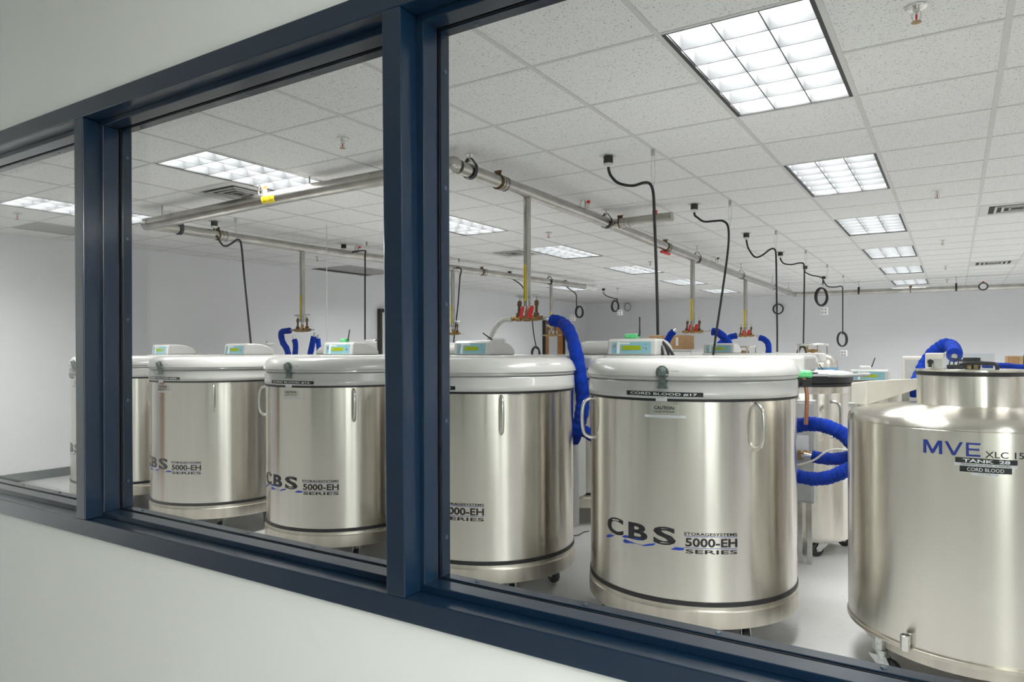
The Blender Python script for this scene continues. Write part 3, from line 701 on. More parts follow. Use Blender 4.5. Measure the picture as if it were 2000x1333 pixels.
# ================================================================== LIDDED FREEZER TANKS
R0 = 0.533
CBS = {}
def cached(key, fn):
    if key not in CBS: CBS[key] = fn()
    return CBS[key]
def part(name, key, fn, m, parent, bevel=0.0, loc=None, rot=None):
    me = cached(key, lambda: fn().mesh(name))
    return obj(name, me, m, parent, bevel, loc, rot)
def handle_mb():
    z0, z1_ = .980, 1.188; p = .058
    return MB().tube(spline([(0, .012, z1_), (0, -.022, z1_ - .004), (0, -p * .85, z1_ - .03), (0, -p, (z0 + z1_) / 2), (0, -p * .85, z0 + .03), (0, -.022, z0 + .004), (0, .012, z0)], 6), .0095, 12)
def caster(parent, x, y, a, ztop=.147, stem=False):
    r = .050
    M = Matrix.Translation((x, y, 0)) @ Matrix.Rotation(a, 4, 'Z')
    f = MB()
    for s in (-1, 1):
        pl = [(-.045, ztop - .022), (.03, ztop - .022), (.052, r + .012), (.046, r - .014), (.018, r - .012)]
        f.add([M @ Vector((yy, s * .021 - .0015, z)) for yy, z in pl] + [M @ Vector((yy, s * .021 + .0015, z)) for yy, z in pl],
              [tuple(range(5)), tuple(reversed(range(5, 10)))] + [(i, (i + 1) % 5, (i + 1) % 5 + 5, i + 5) for i in range(5)])
    f.box(-.045, .03, -.0225, .0225, ztop - .024, ztop - .018, M)
    f.lathe([(.026, ztop - .018), (.026, ztop + .004)], 14, M=M)
    if stem: f.lathe([(.024, ztop), (.024, ztop + .075)], 14, M=M @ Matrix.Translation((-.01, 0, 0)))
    f.cyl(M @ Vector((.036, -.028, r)), M @ Vector((.036, .028, r)), .008, 10)
    fo = obj('caster_fork', f, zinc, parent)
    Mw = M @ Matrix.Translation((.036, 0, r)) @ Matrix.Rotation(PI / 2, 4, 'X')
    obj('wheel', MB().lathe([(.030, -.016), (r - .004, -.015), (r, -.008), (r, .008), (r - .004, .015), (.030, .016)], 24, M=Mw), black_rub, fo)
def console(parent, x, y, z, wd=.335):
    """rounded control housing facing -Y with a teal keypad panel and lime display"""
    h = .108; d = .33
    prof = [(0.0, 0.0), (.012, h - .018), (.022, h - .004), (.035, h)]
    for k in range(1, 10):
        a = k / 9 * PI / 2; prof.append((.10 + (d - .10) * math.sin(a), h * (.18 + .82 * math.cos(a)) if k < 9 else h * .18))
    prof.append((d, 0))
    c = obj('console', cached('console', lambda: MB().prism(prof, -wd / 2, wd / 2).mesh('console')), white_shell, parent, bevel=.012, loc=(x, y, z))
    nx = Matrix.Rotation(math.atan2(.012, h - .018), 4, 'X')       # slope of the front face, leaning back
    nx = Matrix.Rotation(-math.atan2(.012, h - .018), 4, 'X')
    pw, ph = wd * .80, h * .66
    def fp(a, b, t): return Vector((a, .012 * (b + .045) / (h - .018) - t, b + .045))
    def plate(x0, x1, z0, z1_, t): return MB().add([fp(x0, z0, 0), fp(x1, z0, 0), fp(x1, z1_, 0), fp(x0, z1_, 0), fp(x0, z0, t), fp(x1, z0, t), fp(x1, z1_, t), fp(x0, z1_, t)], [(3, 2, 1, 0), (4, 5, 6, 7), (0, 1, 5, 4), (1, 2, 6, 5), (2, 3, 7, 6), (3, 0, 4, 7)])
    obj('keypad_panel', cached('cpanel', lambda: plate(-pw / 2, pw / 2, -.034, .042, .0015).mesh('keypad_panel')), teal, c)
    obj('display', cached('cdisp', lambda: plate(-.062, .066, -.010, .018, .0032).mesh('display')), lime, c)
    obj('white_band', cached('cband', lambda: plate(-.098, -.078, -.034, .042, .0024).add([fp(-.098, .028, .0026), fp(-.01, .028, .0026), fp(-.01, .038, .0026), fp(-.098, .038, .0026)], [(0, 1, 2, 3)]).mesh('white_band')), white_pla, c)
    for k, (a, q, r) in enumerate(((-.112, .018, .011), (.105, .002, .007))):
        p = fp(a, q, .002); obj('button', cached('cbtn%d' % k, lambda: MB().cyl(p, p + Vector((0, -.004, 0)), r, 14).mesh('button')), zinc, c)
    def cl():
        b = MB()
        for (a, q, w_, h_, t) in ((-.112, -.006, .024, .005, 'LN2'), (-.112, -.020, .026, .005, 'CONTROL'), (.098, .024, .022, .004, 'ALARM'), (.085, .003, .014, .004, 'SET')):
            M = Matrix.Translation(fp(a, q, .0026)); text_flat(b, t, M, w_, h_)
        return b.mesh('lettering')
    obj('lettering', cached('clet', cl), ink_blue, c)
    return c

def freezer(loc, rz, number, label, detail=2, group='tall stainless freezer tanks with white lids'):
    t = empty('freezer_tank', loc, rz)
    part('body', 'body', lambda: MB().lathe([(R0 - .004, .268), (R0, .272), (R0, 1.202)], 96), steel, t)
    part('base_ring', 'ring', lambda: MB().lathe([(R0 - .02, .147), (R0 + .006, .149), (R0 + .008, .155), (R0 + .008, .226), (R0 + .004, .231), (R0 + .002, .236), (R0 + .002, .254)], 96), ring_steel, t)
    part('base_band', 'band', lambda: MB().lathe([(R0 - .006, .250), (R0 + .0045, .2505), (R0 + .0045, .2705), (R0 - .006, .271)], 96), black_rub, t)
    part('gasket', 'gasket', lambda: MB().lathe([(R0 - .01, 1.199), (R0 + .005, 1.200), (R0 + .005, 1.213), (R0 - .01, 1.214)], 96), black_rub, t)
    part('collar', 'collar', lambda: MB().lathe([(R0 - .02, 1.212), (R0 + .007, 1.213), (R0 + .009, 1.216), (R0 + .009, 1.243), (R0 + .006, 1.248), (R0 + .006, 1.285), (R0 + .002, 1.292), (R0 - .03, 1.293)], 96), white_shell, t)
    part('lid_seal', 'seal', lambda: MB().lathe([(R0 - .03, 1.290), (R0 - .006, 1.291), (R0 - .006, 1.301), (R0 - .03, 1.302)], 96), grey_lid, t)
    part('lid', 'lid', lambda: MB().lathe([(R0 - .03, 1.299), (R0 + .006, 1.300), (R0 + .008, 1.303), (R0 + .007, 1.314), (R0 + .017, 1.318), (R0 + .017, 1.322), (R0 + .010, 1.345), (R0 - .004, 1.374), (R0 - .022, 1.391), (R0 - .05, 1.3985), (R0 - .10, 1.401), (.0001, 1.403)], 96), white_shell, t)
    part('rear_deck', 'deck', lambda: MB().box(-.72, .50, .45, .84, 1.31, 1.408), white_shell, t, bevel=.018)
    part('deck_post', 'dpost', lambda: MB().box(-.30, .30, .46, .62, .26, 1.315), grey_en, t, bevel=.01)
    console(t, -.55, .50, 1.408)
    for a in (.90, -.90):
        part('handle', 'handle', handle_mb, chrome, t, loc=(R0 * math.sin(a), -R0 * math.cos(a), 0), rot=(0, 0, a))
    if detail >= 1:
        for (x, y, a) in ((.33, -.20, -1.1), (-.34, -.21, -2.3), (.33, .20, -.4), (-.34, .2, 2.6)): caster(t, x, y, a)
        # latch
        th = .086
        def latch():
            M = Matrix.Rotation(th, 4, 'Z') @ Matrix.Translation((0, -R0 - .012, 0))
            b = MB().box(-.018, .018, -.012, .02, 1.268, 1.302, M).box(-.014, .014, -.020, .0, 1.292, 1.335, M)
            b.lathe([(.032, -.006), (.032, .006)], 10, M=M @ Matrix.Translation((0, -.008, 1.338)) @ Matrix.Rotation(PI / 2, 4, 'X'), smooth=False)
            return b
        lo = part('latch', 'latch', latch, latch_m, t, bevel=.002)
        def lever():
            M = Matrix.Rotation(th, 4, 'Z') @ Matrix.Translation((0, -R0 - .012, 0))
            b = MB().box(-.020, .020, -.030, -.020, 1.325, 1.352, M).lathe([(.017, -.008), (.017, .010)], 12, M=M @ Matrix.Translation((0, -.026, 1.349)))
            b.cyl(M @ Vector((-.026, -.016, 1.322)), M @ Vector((.030, -.016, 1.322)), .006, 8)
            b.cyl(M @ Vector((0, -.026, 1.30)), M @ Vector((0, -.014, 1.30)), .011, 12)
            return b
        part('latch_lever', 'lever', lever, latch_m, lo, bevel=.0015)
        part('latch_foot', 'foot', lambda: MB().box(-.022, .022, -.016, .01, 1.262, 1.270, Matrix.Rotation(th, 4, 'Z') @ Matrix.Translation((0, -R0 - .012, 0))), latch_m, lo)
    if detail >= 2:
        part('tank_lettering', 'lidtxt', lambda: text_cyl(MB(), 'TO OPEN', R0 + .0135, .085, .122, 1.3395, 1.345), ink, t)
        # name plate
        po = part('name_plate', 'nplate', lambda: strip_cyl(MB(), R0 + .0095, -.144, .230, 1.2255, 1.2465, .0016, dz=-.003), plate_black, t)
        vs, fs = text_mesh('CORD BLOOD #' + number, .012)
        me = MB().add([wrap(R0 + .0118, -.122 + a * .325, 1.2295 + b * .0125 - .003 * a) for a, b in vs], fs)
        obj('lettering', me, ink_white, po)
        part('paper_tab', 'ptab', lambda: strip_cyl(MB(), R0 + .0095, .012, .066, 1.2010, 1.2235, .0014, 8), tape_white, t)
        part('small_lettering', 'ptabt', lambda: text_cyl(MB(), 'LN2 FILL', R0 + .0115, .020, .058, 1.2150, 1.2205), grey_en, t)
        so = part('caution_sticker', 'caut', lambda: strip_cyl(MB(), R0 + .0004, -.018, .118, 1.139, 1.186, .0008, 12), sticker_clear, t)
        part('lettering', 'cautt', lambda: text_cyl(text_cyl(MB(), 'CAUTION:', R0 + .0018, 0, .099, 1.161, 1.177, .03), 'LIQUID NITROGEN', R0 + .0018, 0, .099, 1.146, 1.155, .012), ink, so)
        wo = part('level_strip', 'lvl', lambda: strip_cyl(MB(), R0 + .0006, -.048, .150, 1.1225, 1.1345, .001, 14), tape_white, t)
        part('lettering', 'lvlt', lambda: text_cyl(MB(), 'MINIMUM LN2 LEVEL 24 INCHES', R0 + .002, -.025, .128, 1.1255, 1.1315), grey_en, wo)
    if detail >= 1:
        def big():
            b = MB(); k = R0 + .0016
            text_cyl(b, 'C', k, -.293, -.176, .526, .610, .03); text_cyl(b, 'B', k, -.141, -.036, .526, .607, .03); text_cyl(b, 'S', k, -.006, .102, .524, .609, .03)
            text_cyl(b, 'STORAGESYSTEMS', k, .139, .385, .5795, .5925, .012)
            text_cyl(b, '5000-EH', k, .145, .385, .5270, .5670, .022)
            text_cyl(b, 'SERIES', k, .146, .385, .4955, .5140, .012)
            return b
        lg = part('logo_lettering', 'big', big, ink, t)
        def swoosh():
            b = MB(); k = R0 + .0010
            poly_cyl(b, k, [(-.305, .497), (-.290, .512), (-.262, .518), (-.236, .520), (-.255, .508), (-.285, .498)])
            poly_cyl(b, k, [(-.300, .524), (-.28, .521), (-.24, .525), (-.27, .519)])
            poly_cyl(b, k, [(-.185, .524), (-.165, .536), (-.140, .538), (-.141, .526), (-.165, .522)])
            poly_cyl(b, k, [(-.130, .532), (-.07, .536), (-.065, .531), (-.10, .527)])
            poly_cyl(b, k, [(-.178, .505), (-.165, .517), (-.10, .508), (-.06, .507), (-.03, .518), (.006, .5255), (-.005, .514), (-.05, .504), (-.12, .500), (-.165, .498)])
            poly_cyl(b, k, [(.078, .506), (.100, .519), (.139, .518), (.139, .509), (.118, .506)])
            for z in (.5745, .5205): strip_cyl(b, R0 + .0006, .139, .385, z, z + .0018, .0006, 12)
            return b
        part('logo_swoosh', 'swoosh', swoosh, ink_blue, lg)
    tag(t, label, 'freezer tank', group)
    return t
T17 = freezer((-1.2055, 3.6956, 0), 0, '17', 'lidded freezer tank whose black plate reads CORD BLOOD #17, front centre')
T18 = freezer((-2.4833, 3.6429, 0), -.06, '18', 'lidded freezer tank just right of the main window post, its logo half hidden')
for c in T18.children:      # this tank is turned a little, so its front hardware and lettering sit further left
    if c.name.split('.')[0] in ('logo_lettering', 'name_plate', 'latch', 'caution_sticker', 'level_strip', 'paper_tab', 'small_lettering', 'tank_lettering', 'handle'):
        a = -.11; x, y, z = c.location
        c.location = (x * math.cos(a) - y * math.sin(a), x * math.sin(a) + y * math.cos(a), z); c.rotation_euler.z += a
T16 = freezer((-3.789, 3.668, 0), .03, '16', 'lidded freezer tank whose black plate reads CORD BLOOD #16, middle pane')
T20 = freezer((-5.242, 3.680, 0), -.03, '20', 'lidded freezer tank whose black plate reads CORD BLOOD #20, left in middle pane')
TL = freezer((-6.687, 3.7645, 0), -.08, '19', 'leftmost lidded freezer tank, cut by the left window post')
freezer((-2.85, 5.62, 0), PI, '', 'lidded freezer tank in the second row, seen in the gap left of tank 17', 1)
freezer((-4.28, 5.62, 0), PI, '', 'lidded freezer tank in the second row, directly behind tank 16', 1)
freezer((-5.70, 5.62, 0), PI, '', 'lidded freezer tank in the second row, behind tank 20', 1)
freezer((-1.66, 7.25, 0), 0, '', 'third-row lidded freezer tank, its teal panel showing over the lid of tank 17', 1)

# ================================================================== SMALL THINGS ON THE TANKS
def sensor(loc, rz, m, label, ant=(0, 0, .075), s=1.0, wire=None):
    t = empty('wireless_sensor', loc, rz)
    obj('case', MB().box(-.045 * s, .045 * s, -.025 * s, .025 * s, 0, .032 * s), m, t, bevel=.008 * s)
    obj('lid_plate', MB().box(-.034 * s, .034 * s, -.017 * s, .017 * s, .032 * s, .0335 * s), white_pla if m is green_pla else grey_en, t)
    a = Vector((.038 * s * (1 if ant[0] >= 0 else -1), 0, .022 * s))
    b = a + Vector((.016 * (1 if ant[0] >= 0 else -1), 0, 0)); c = b + Vector(ant)
    obj('antenna', MB().cyl(a, b, .006, 8).cyl(b, c, .0055, 8, .0042), black_pla, t)
    tag(t, label, 'sensor', 'wireless sensor boxes')
    return t
CT = 1.408 + .108
sensor((-1.2055 - .585, 3.6956 + .60, CT), .1, green_pla, 'green sensor box with upright black antenna on top of tank 17', (-.0, 0, .12))
a_ = bpy.data.objects['wireless_sensor']; a_.children[2].scale = (-1, 1, 1)
q = onY(673, 665, 4.22); sensor((q.x, q.y, CT), -.15, green_pla, 'green sensor box with slanting black antenna on tank 16', (.02, 0, .085), .9)
q = onY(975, 668, 4.35); sensor((q.x, q.y, 1.50), .35, white_pla, 'white sensor box with black antenna on the tank by the main window post', (-.07, 0, .05), 1.05)
q = onY(724, 667, 5.0); sensor((q.x, q.y, 1.516), .2, white_pla, 'white sensor box with tilted antenna beside the main window post', (.05, 0, .03), 1.1)
q = onY(528, 671, 5.0); sensor((q.x, q.y, 1.505), -.3, white_pla, 'small white sensor box left of the short blue hoses', (-.06, 0, .02), 1.0)
q = onY(1573, 728, 4.12); t = sensor((q.x - .02, q.y, q.z - .03), .15, green_pla, 'green sensor box hanging at the right rear corner of tank 17', (.02, 0, .0), 1.25)
obj('bracket', MB().box(-.055, -.01, -.02, .02, -.055, -.008).box(.0, .05, -.02, .02, -.05, -.008).box(-.045, -.02, -.022, -.012, -.12, -.055), black_pla, t, bevel=.003)
tb = [onY(u, v, 4.12) for u, v in ((1568, 733), (1572, 748), (1576, 775), (1574, 830))]
o = obj('copper_tube', MB().tube(spline(tb, 5), .011, 8), copper); tag(o, 'thin copper tube running down beside the right edge of tank 17', 'tube')
# hoses and wires over the console of tank 17
for k, (pts, lab) in enumerate((([(1283, 663), (1290, 676), (1294, 690), (1296, 702)], 'left of the three short black cables behind the panel of tank 17'),
                                ([(1284, 662), (1298, 672), (1304, 686), (1308, 702)], 'middle of the three short black cables behind the panel of tank 17'),
                                ([(1286, 663), (1300, 674), (1311, 688), (1319, 702)], 'right of the three short black cables behind the panel of tank 17'))):
    o = obj('cable', MB().tube(spline(PY(pts, 4.30 + .024 * k), 6), .010, 8), black_rub); tag(o, lab, 'cable', 'short black cables')

# ================================================================== DOMED STEEL TANK
MX, MY, MR = .06, 3.75, .499
t = empty('domed_tank', (MX, MY, 0))
obj('body', MB().lathe([(MR - .03, .205), (MR - .008, .212), (MR, .232), (MR, 1.118), (MR - .003, 1.121), (MR, 1.125), (MR - .004, 1.142), (MR - .02, 1.157), (MR - .06, 1.170), (.38, 1.181), (.30, 1.190), (.215, 1.196)], 112), steel2, t)
obj('neck', MB().lathe([(.216, 1.19), (.212, 1.20), (.212, 1.326)], 72), steel2, t)
obj('rim_band', MB().lathe([(.205, 1.325), (.2155, 1.3255), (.2155, 1.343), (.205, 1.3435)], 72), black_rub, t)
lid = obj('lid_plate', MB().lathe([(.212, 1.343), (.220, 1.3435), (.220, 1.3515), (.212, 1.352), (.0001, 1.3525)], 72), steel2, t)
h = [onY(u, v, 3.66) for u, v in ((1878, 724), (1877, 714), (1882, 710.5), (1912, 710), (1940, 711), (1947, 715), (1948, 724))]
obj('lid_handle', MB().tube([Vector((p.x - MX, p.y - MY, max(p.z, 1.352))) for p in spline(h, 5)], .0085, 10), black_pla, lid)
obj('flange', MB().lathe([(MR - .02, .198), (MR + .004, .200), (MR + .005, .206), (MR + .004, .215), (MR - .004, .219)], 112), ring_steel, t)
obj('base_ring', MB().lathe([(.435, .138), (.441, .140), (.441, .200), (.43, .202)], 96), ring_steel, t)
for (x, y, a) in ((-.335, -.300, -.35), (.35, -.28, -.9), (.3, .25, .5), (-.3, .28, 2)): caster(t, x, y, a, .125, True)
q = oc = None
def oncyl(u, v, c, R):
    d = ray(u, v); ox, oy = -c[0], -c[1]; a = d.x ** 2 + d.y ** 2; b = 2 * (ox * d.x + oy * d.y); cc = ox * ox + oy * oy - R * R
    k = (-b - math.sqrt(max(0, b * b - 4 * a * cc))) / (2 * a); return CAM + d * k
p = oncyl(1768, 1240, (MX, MY), MR + .02); p = Vector((p.x - MX, p.y - MY, 0))
sk = MB(); n = 20
sk.lathe([(.0155, .205), (.019, .207), (.019, .268), (.0155, .270), (.0145, .262), (.0145, .215)], n, c=(p.x, p.y, 0)); obj('socket', sk, chrome, t)
def mtext(parent, body, s0, s1, z0, z1_, m, bold=.0, R=MR + .0014): return obj('lettering', text_cyl(MB(), body, R, s0, s1, z0, z1_, bold), m, parent)
GM = [(0, 0), (0, 1), (.22, 1), (.5, .30), (.78, 1), (1, 1), (1, 0), (.84, 0), (.84, .74), (.57, .02), (.43, .02), (.16, .74), (.16, 0)]
GV = [(0, 1), (.17, 1), (.5, .22), (.83, 1), (1, 1), (.59, 0), (.41, 0)]
GE = [(0, 0), (0, 1), (1, 1), (1, .86), (.2, .86), (.2, .58), (.93, .58), (.93, .44), (.2, .44), (.2, .14), (1, .14), (1, 0)]
mv = MB()
for g, a, b in ((GM, -.173, -.1055), (GV, -.0965, -.035), (GE, -.025, .022)): poly_cyl(mv, MR + .0014, [(a + (b - a) * p, 1.024 + .053 * q) for p, q in g])
obj('lettering', mv, ink_navy, t)
mtext(t, 'XLC 1500', .037, .205, 1.0225, 1.047, ink, .004)
def mplate(s0, s1, z0, z1_, m, body, a0, a1, b0, b1, tm, bold=0.0, r=.0016):
    o = obj('label_plate', strip_cyl(MB(), MR + .0004, s0, s1, z0, z1_, r - .0006, 16), m, t)
    obj('lettering', text_cyl(MB(), body, MR + r + .0006, a0, a1, b0, b1, bold), tm, o)
mplate(-.060, .141, .9985, 1.018, plate_black, 'TANK  28', -.036, .118, 1.0015, 1.0145, ink_white, .03, .003)
mplate(-.064, .141, .9865, .9980, tape_white, 'MINIMUM LN2 LEVEL 16 INCHES', -.042, .118, .9895, .9955, ink, 0)
mplate(-.046, .123, .9635, .9860, plate_black, 'CORD BLOOD', -.022, .098, .9680, .9815, ink_white, .006, .002)
mplate(-.009, .080, .9530, .9630, tape_white, 'MVE 128', .014, .055, .9555, .9608, grey_en, 0)
# control box and clear cover on the lid
def lp(u, v, y): p = onY(u, v, y); return Vector((p.x - MX, p.y - MY, p.z))
a, b = lp(1808, 690, 3.72), lp(1843, 690, 3.72)
cb = obj('control_box', MB().box(a.x, b.x, -.09, .09, 1.352, a.z), beige, t, bevel=.004)
c_ = lp(1820, 712, 3.62); obj('knob', MB().cyl((a.x + .02, -.10, 1.385), (a.x + .02, -.09, 1.385), .012, 12).box(a.x + .012, a.x + .026, -.104, -.098, 1.362, 1.385), black_pla, cb)
obj('door_panel', MB().box(a.x + .032, b.x - .004, -.092, -.09, 1.358, a.z - .025), grey_en, cb)
c = lp(1942, 691, 3.72)
obj('clear_cover', MB().box(b.x + .003, c.x, -.085, .085, 1.3535, a.z - .002), acrylic, t)
obj('relay', MB().box(c.x - .115, c.x - .05, -.03, .03, 1.354, 1.404), black_pla, t, bevel=.003)
obj('transformer', MB().box(c.x - .10, c.x - .085, -.05, -.034, 1.354, 1.385).box(c.x - .075, c.x - .06, -.05, -.034, 1.354, 1.382), brass, t)
wr = MB()
for k in range(6):
    x0 = b.x + .02 + .016 * k; wr.tube(spline([(x0, -.04 + .01 * k, 1.358), (x0 + .01, -.03, 1.40 - .004 * k), (x0 + .05, .0, 1.385), (c.x - .11, .0, 1.37 + .004 * k)], 5), .0026, 6)
obj('wiring', wr, black_pla, t)
obj('connector_block', MB().box(b.x + .012, b.x + .085, -.05, -.02, 1.354, 1.372), black_pla, t, bevel=.004)
# slanted control housing at the left rear of the dome
wA, wB = Vector((-.520, -.02)), Vector((-.30, .36))
a = onY(1662, 748, 3.92); b = onY(1768, 742, 4.18)
x0, y0 = a.x - MX, a.y - MY; x1, y1 = b.x - MX, b.y - MY
dn = Vector((y1 - y0, -(x1 - x0), 0)).normalized() * .10
zt0, zt1 = a.z, b.z
vs = [(x0, y0, 1.165), (x1, y1, 1.245), (x1, y1, zt1), (x0, y0, zt0)]
vs += [tuple(Vector(v) + dn + Vector((0, 0, .012 if k > 1 else 0))) for k, v in enumerate(vs)]
ho = obj('control_housing', MB().add(vs, [(0, 1, 2, 3), (7, 6, 5, 4), (0, 4, 5, 1), (1, 5, 6, 2), (2, 6, 7, 3), (3, 7, 4, 0)]), beige, t, bevel=.004)
obj('mounting_clip', MB().box(x0 - .01, x0 + .03, y0 - .02, y0 + .01, 1.150, 1.172), zinc, t, bevel=.003)
obj('mounting_clip', MB().box(x1 - .015, x1 + .02, y1 - .02, y1 + .01, 1.17, 1.25), zinc, t, bevel=.003)
tag(t, 'large domed steel tank at the right, lettered MVE and labelled TANK 28', 'freezer tank')

for (x, y, lab) in ((1.42, 3.72, 'domed steel tank standing right of the MVE one, past the picture edge'), (2.75, 3.75, 'domed steel tank next to the right wall, past the picture edge'), (.80, 5.50, 'domed steel tank in the second row, hidden behind the MVE one')):
    c = copy_tree(t); c.location = (x, y, 0); tag(c, lab, 'freezer tank', 'domed steel tanks out of view')
# ---- narrow steel dewar in the second row with a grey lid
t = empty('steel_dewar', (-.94, 5.5, 0))
obj('body', MB().lathe([(.30, .10), (.316, .115), (.32, .14), (.32, 1.13), (.318, 1.135), (.32, 1.14), (.32, 1.185)], 72), steel2, t)
obj('rim', MB().lathe([(.315, 1.18), (.330, 1.185), (.330, 1.20), (.322, 1.205), (.328, 1.21), (.328, 1.255), (.31, 1.258)], 72), black_rub, t)
ld = obj('lid', MB().lathe([(.325, 1.256), (.332, 1.258), (.325, 1.275), (.27, 1.288), (.0001, 1.292)], 72), grey_lid, t)
p = onY(1650, 737, 5.2); obj('lid_handle', MB().tube(spline([(.20, -.26, 1.262), (.30, -.28, 1.264), (.40, -.20, 1.268), (.44, -.1, 1.27)], 5), .011, 8), grey_en, ld)
h = [onY(u, v, 5.17) for u, v in ((1622, 785), (1634, 786), (1641, 793), (1642.5, 808), (1642, 845), (1636, 853), (1624, 854))]
obj('handle', MB().tube([Vector((p.x + .94, p.y - 5.5 + (.03 if k in (0,) else -.02), p.z)) for k, p in enumerate(spline(h, 5))], .0105, 10), chrome, t)
for k in range(4): caster(t, .26 * math.cos(k * PI / 2 + .6), .26 * math.sin(k * PI / 2 + .6), k * 1.3, .115, False)
tag(t, 'narrow steel dewar with grey lid between tank 17 and the domed tank', 'dewar')
# ---- control cabinet standing in front of it
a = onY(1556, 800, 5.0); b = onY(1590, 985, 5.0)
t = empty('control_cabinet', (a.x, 5.0, 0))
w_ = b.x - a.x
obj('cabinet_body', MB().box(-.16, w_, .0, .12, b.z, a.z + .06), grey_en, t, bevel=.004)
obj('door', MB().box(-.15, w_ - .012, -.012, 0, b.z + .015, a.z + .045), grey_en, t, bevel=.003)
obj('notice', MB().box(-.02, w_ - .03, -.014, -.0125, a.z - .32, a.z - .17), tape_white, t)
obj('stand', MB().box(.0, .03, .03, .06, 0, b.z).box(w_ - .05, w_ - .02, .03, .06, 0, b.z), chrome, t)
nv = MB(); zc = onY(1566, 885, 4.95).z
nv.cyl((-.02, -.04, zc), (w_ + .0, -.04, zc), .010, 10).cyl((.0, -.04, zc), (.03, -.04, zc), .016, 8, smooth=False).cyl((.05, -.04, zc), (.075, -.04, zc), .016, 8, smooth=False).box(.0, .03, -.055, -.014, zc - .05, zc - .01)
obj('brass_fitting', nv, brass, t)
tag(t, 'slim grey control cabinet with a white notice beside the edge of tank 17', 'cabinet')
o = obj('wire', MB().tube(spline([onY(u, v, 4.5) for u, v in ((1552, 910), (1572, 906), (1592, 898), (1612, 884), (1632, 878), (1660, 880))], 6), .006, 8), white_hose)
tag(o, 'thin pale wire curving over the middle blue hose', 'wire')

# ---- lower white console unit and supply cylinders farther back
t = empty('small_freezer', (-.60, 7.9, 0))
obj('body', MB().lathe([(.36, .12), (.38, .13), (.38, 1.05)], 64), steel, t)
obj('lid', MB().lathe([(.385, 1.05), (.40, 1.06), (.40, 1.10), (.37, 1.135), (.0001, 1.145)], 64), white_shell, t)
console(t, -.10, -.36, 1.14)
for k in range(4): caster(t, .28 * math.cos(k * PI / 2 + .6), .28 * math.sin(k * PI / 2 + .6), k * 1.3, .135, False)
tag(t, 'low white-lidded freezer with a teal panel behind the narrow dewar', 'freezer tank')
q = onY(1688, 720, 7.55); sensor((q.x, 7.62, 1.248), .2, white_pla, 'white sensor box with two antennas on the low white-lidded freezer', (.03, 0, .09), 1.1)
def cylinder_tank(u, y, r, top, label, text=False):
    p = onY(u, 700, y); t = empty('supply_cylinder', (p.x, y, 0))
    obj('body', MB().lathe([(r * .9, .10), (r, .13), (r, top - .12), (r * .96, top - .07), (r * .75, top - .02), (.06, top)], 56), steel2, t)
    obj('foot', MB().lathe([(r * .95, .0), (r * .97, .01), (r * .97, .12), (r * .9, .13)], 40), ring_steel, t)
    if text: obj('band', MB().lathe([(r + .001, top - .20), (r + .002, top - .20), (r + .002, top - .15), (r + .001, top - .15)], 56), mat('blue_band', (.15, .30, .45), .5, noise=.4, nscale=60), t)
    g = MB().tube([(r * .62 * math.cos(k * PI / 16), r * .62 * math.sin(k * PI / 16), top + .10) for k in range(32)], .012, 8, closed=True)
    for k in range(4): g.cyl((r * .62 * math.cos(k * PI / 2 + .5), r * .62 * math.sin(k * PI / 2 + .5), top - .03), (r * .62 * math.cos(k * PI / 2 + .5), r * .62 * math.sin(k * PI / 2 + .5), top + .10), .010, 8)
    obj('guard_ring', g, chrome, t)
    v = MB().cyl((0, 0, top - .01), (0, 0, top + .05), .022, 12).cyl((-.07, 0, top + .03), (.07, 0, top + .03), .014, 10).cyl((.05, 0, top + .03), (.05, 0, top + .085), .009, 8).cyl((-.06, -.02, top + .02), (-.06, -.02, top + .08), .012, 8)
    vo = obj('valve', v, brass, t)
    obj('valve_knob', MB().cyl((.05, 0, top + .08), (.05, 0, top + .10), .03, 14), yellow if not text else zinc, vo)
    tag(t, label, 'gas cylinder', 'steel supply cylinders')
cylinder_tank(1588, 8.4, .255, 1.40, 'steel supply cylinder with blue band and valve guard behind tank 17', True)
cylinder_tank(1452, 9.2, .255, 1.385, 'steel supply cylinder whose valve guard just shows over the lid of tank 17')
q = onY(1620, 724, 8.1); sensor((q.x, 8.1, q.z - .03), -.2, green_pla, 'green sensor box on the steel supply cylinder behind tank 17', (-.05, 0, .07), 1.1)

# ---- white cabinets with cardboard boxes, farther back
def carton(u0, u1, v0, v1, y, d, label, on_h):
    a = onY(u0, v0, y); b = onY(u1, v1, y)
    t = empty('cardboard_box', ((a.x + b.x) / 2, y + d / 2, on_h)); w2 = (b.x - a.x) / 2; h = a.z - on_h
    obj('carton', MB().box(-w2, w2, -d / 2, d / 2, 0, h), card, t, bevel=.003)
    obj('tape', MB().box(-.025, .025, -d / 2 - .001, d / 2 + .001, h - .10, h + .001), mat('packing_tape', (.50, .36, .20), .3, noise=.05), t)
    obj('flap', MB().box(-w2, w2, -.004, -.001, h, h + .004), card, t)
    mk = MB(); M = Matrix.Translation((w2 * .25, -d / 2 - .0015, h * .5))
    mk.add([M @ Vector(p) for p in ((-.03, 0, -.05), (.0, 0, -.06), (-.005, 0, .0), (.01, 0, .06), (-.025, 0, .06))], [(0, 1, 2, 3, 4)])
    obj('print', mk, ink, t); obj('sticker', MB().box(w2 * .55, w2 * .68, -d / 2 - .002, -d / 2, h * .25, h * .85), tape_white, t)
    tag(t, label, 'box', 'cardboard boxes')
    return t
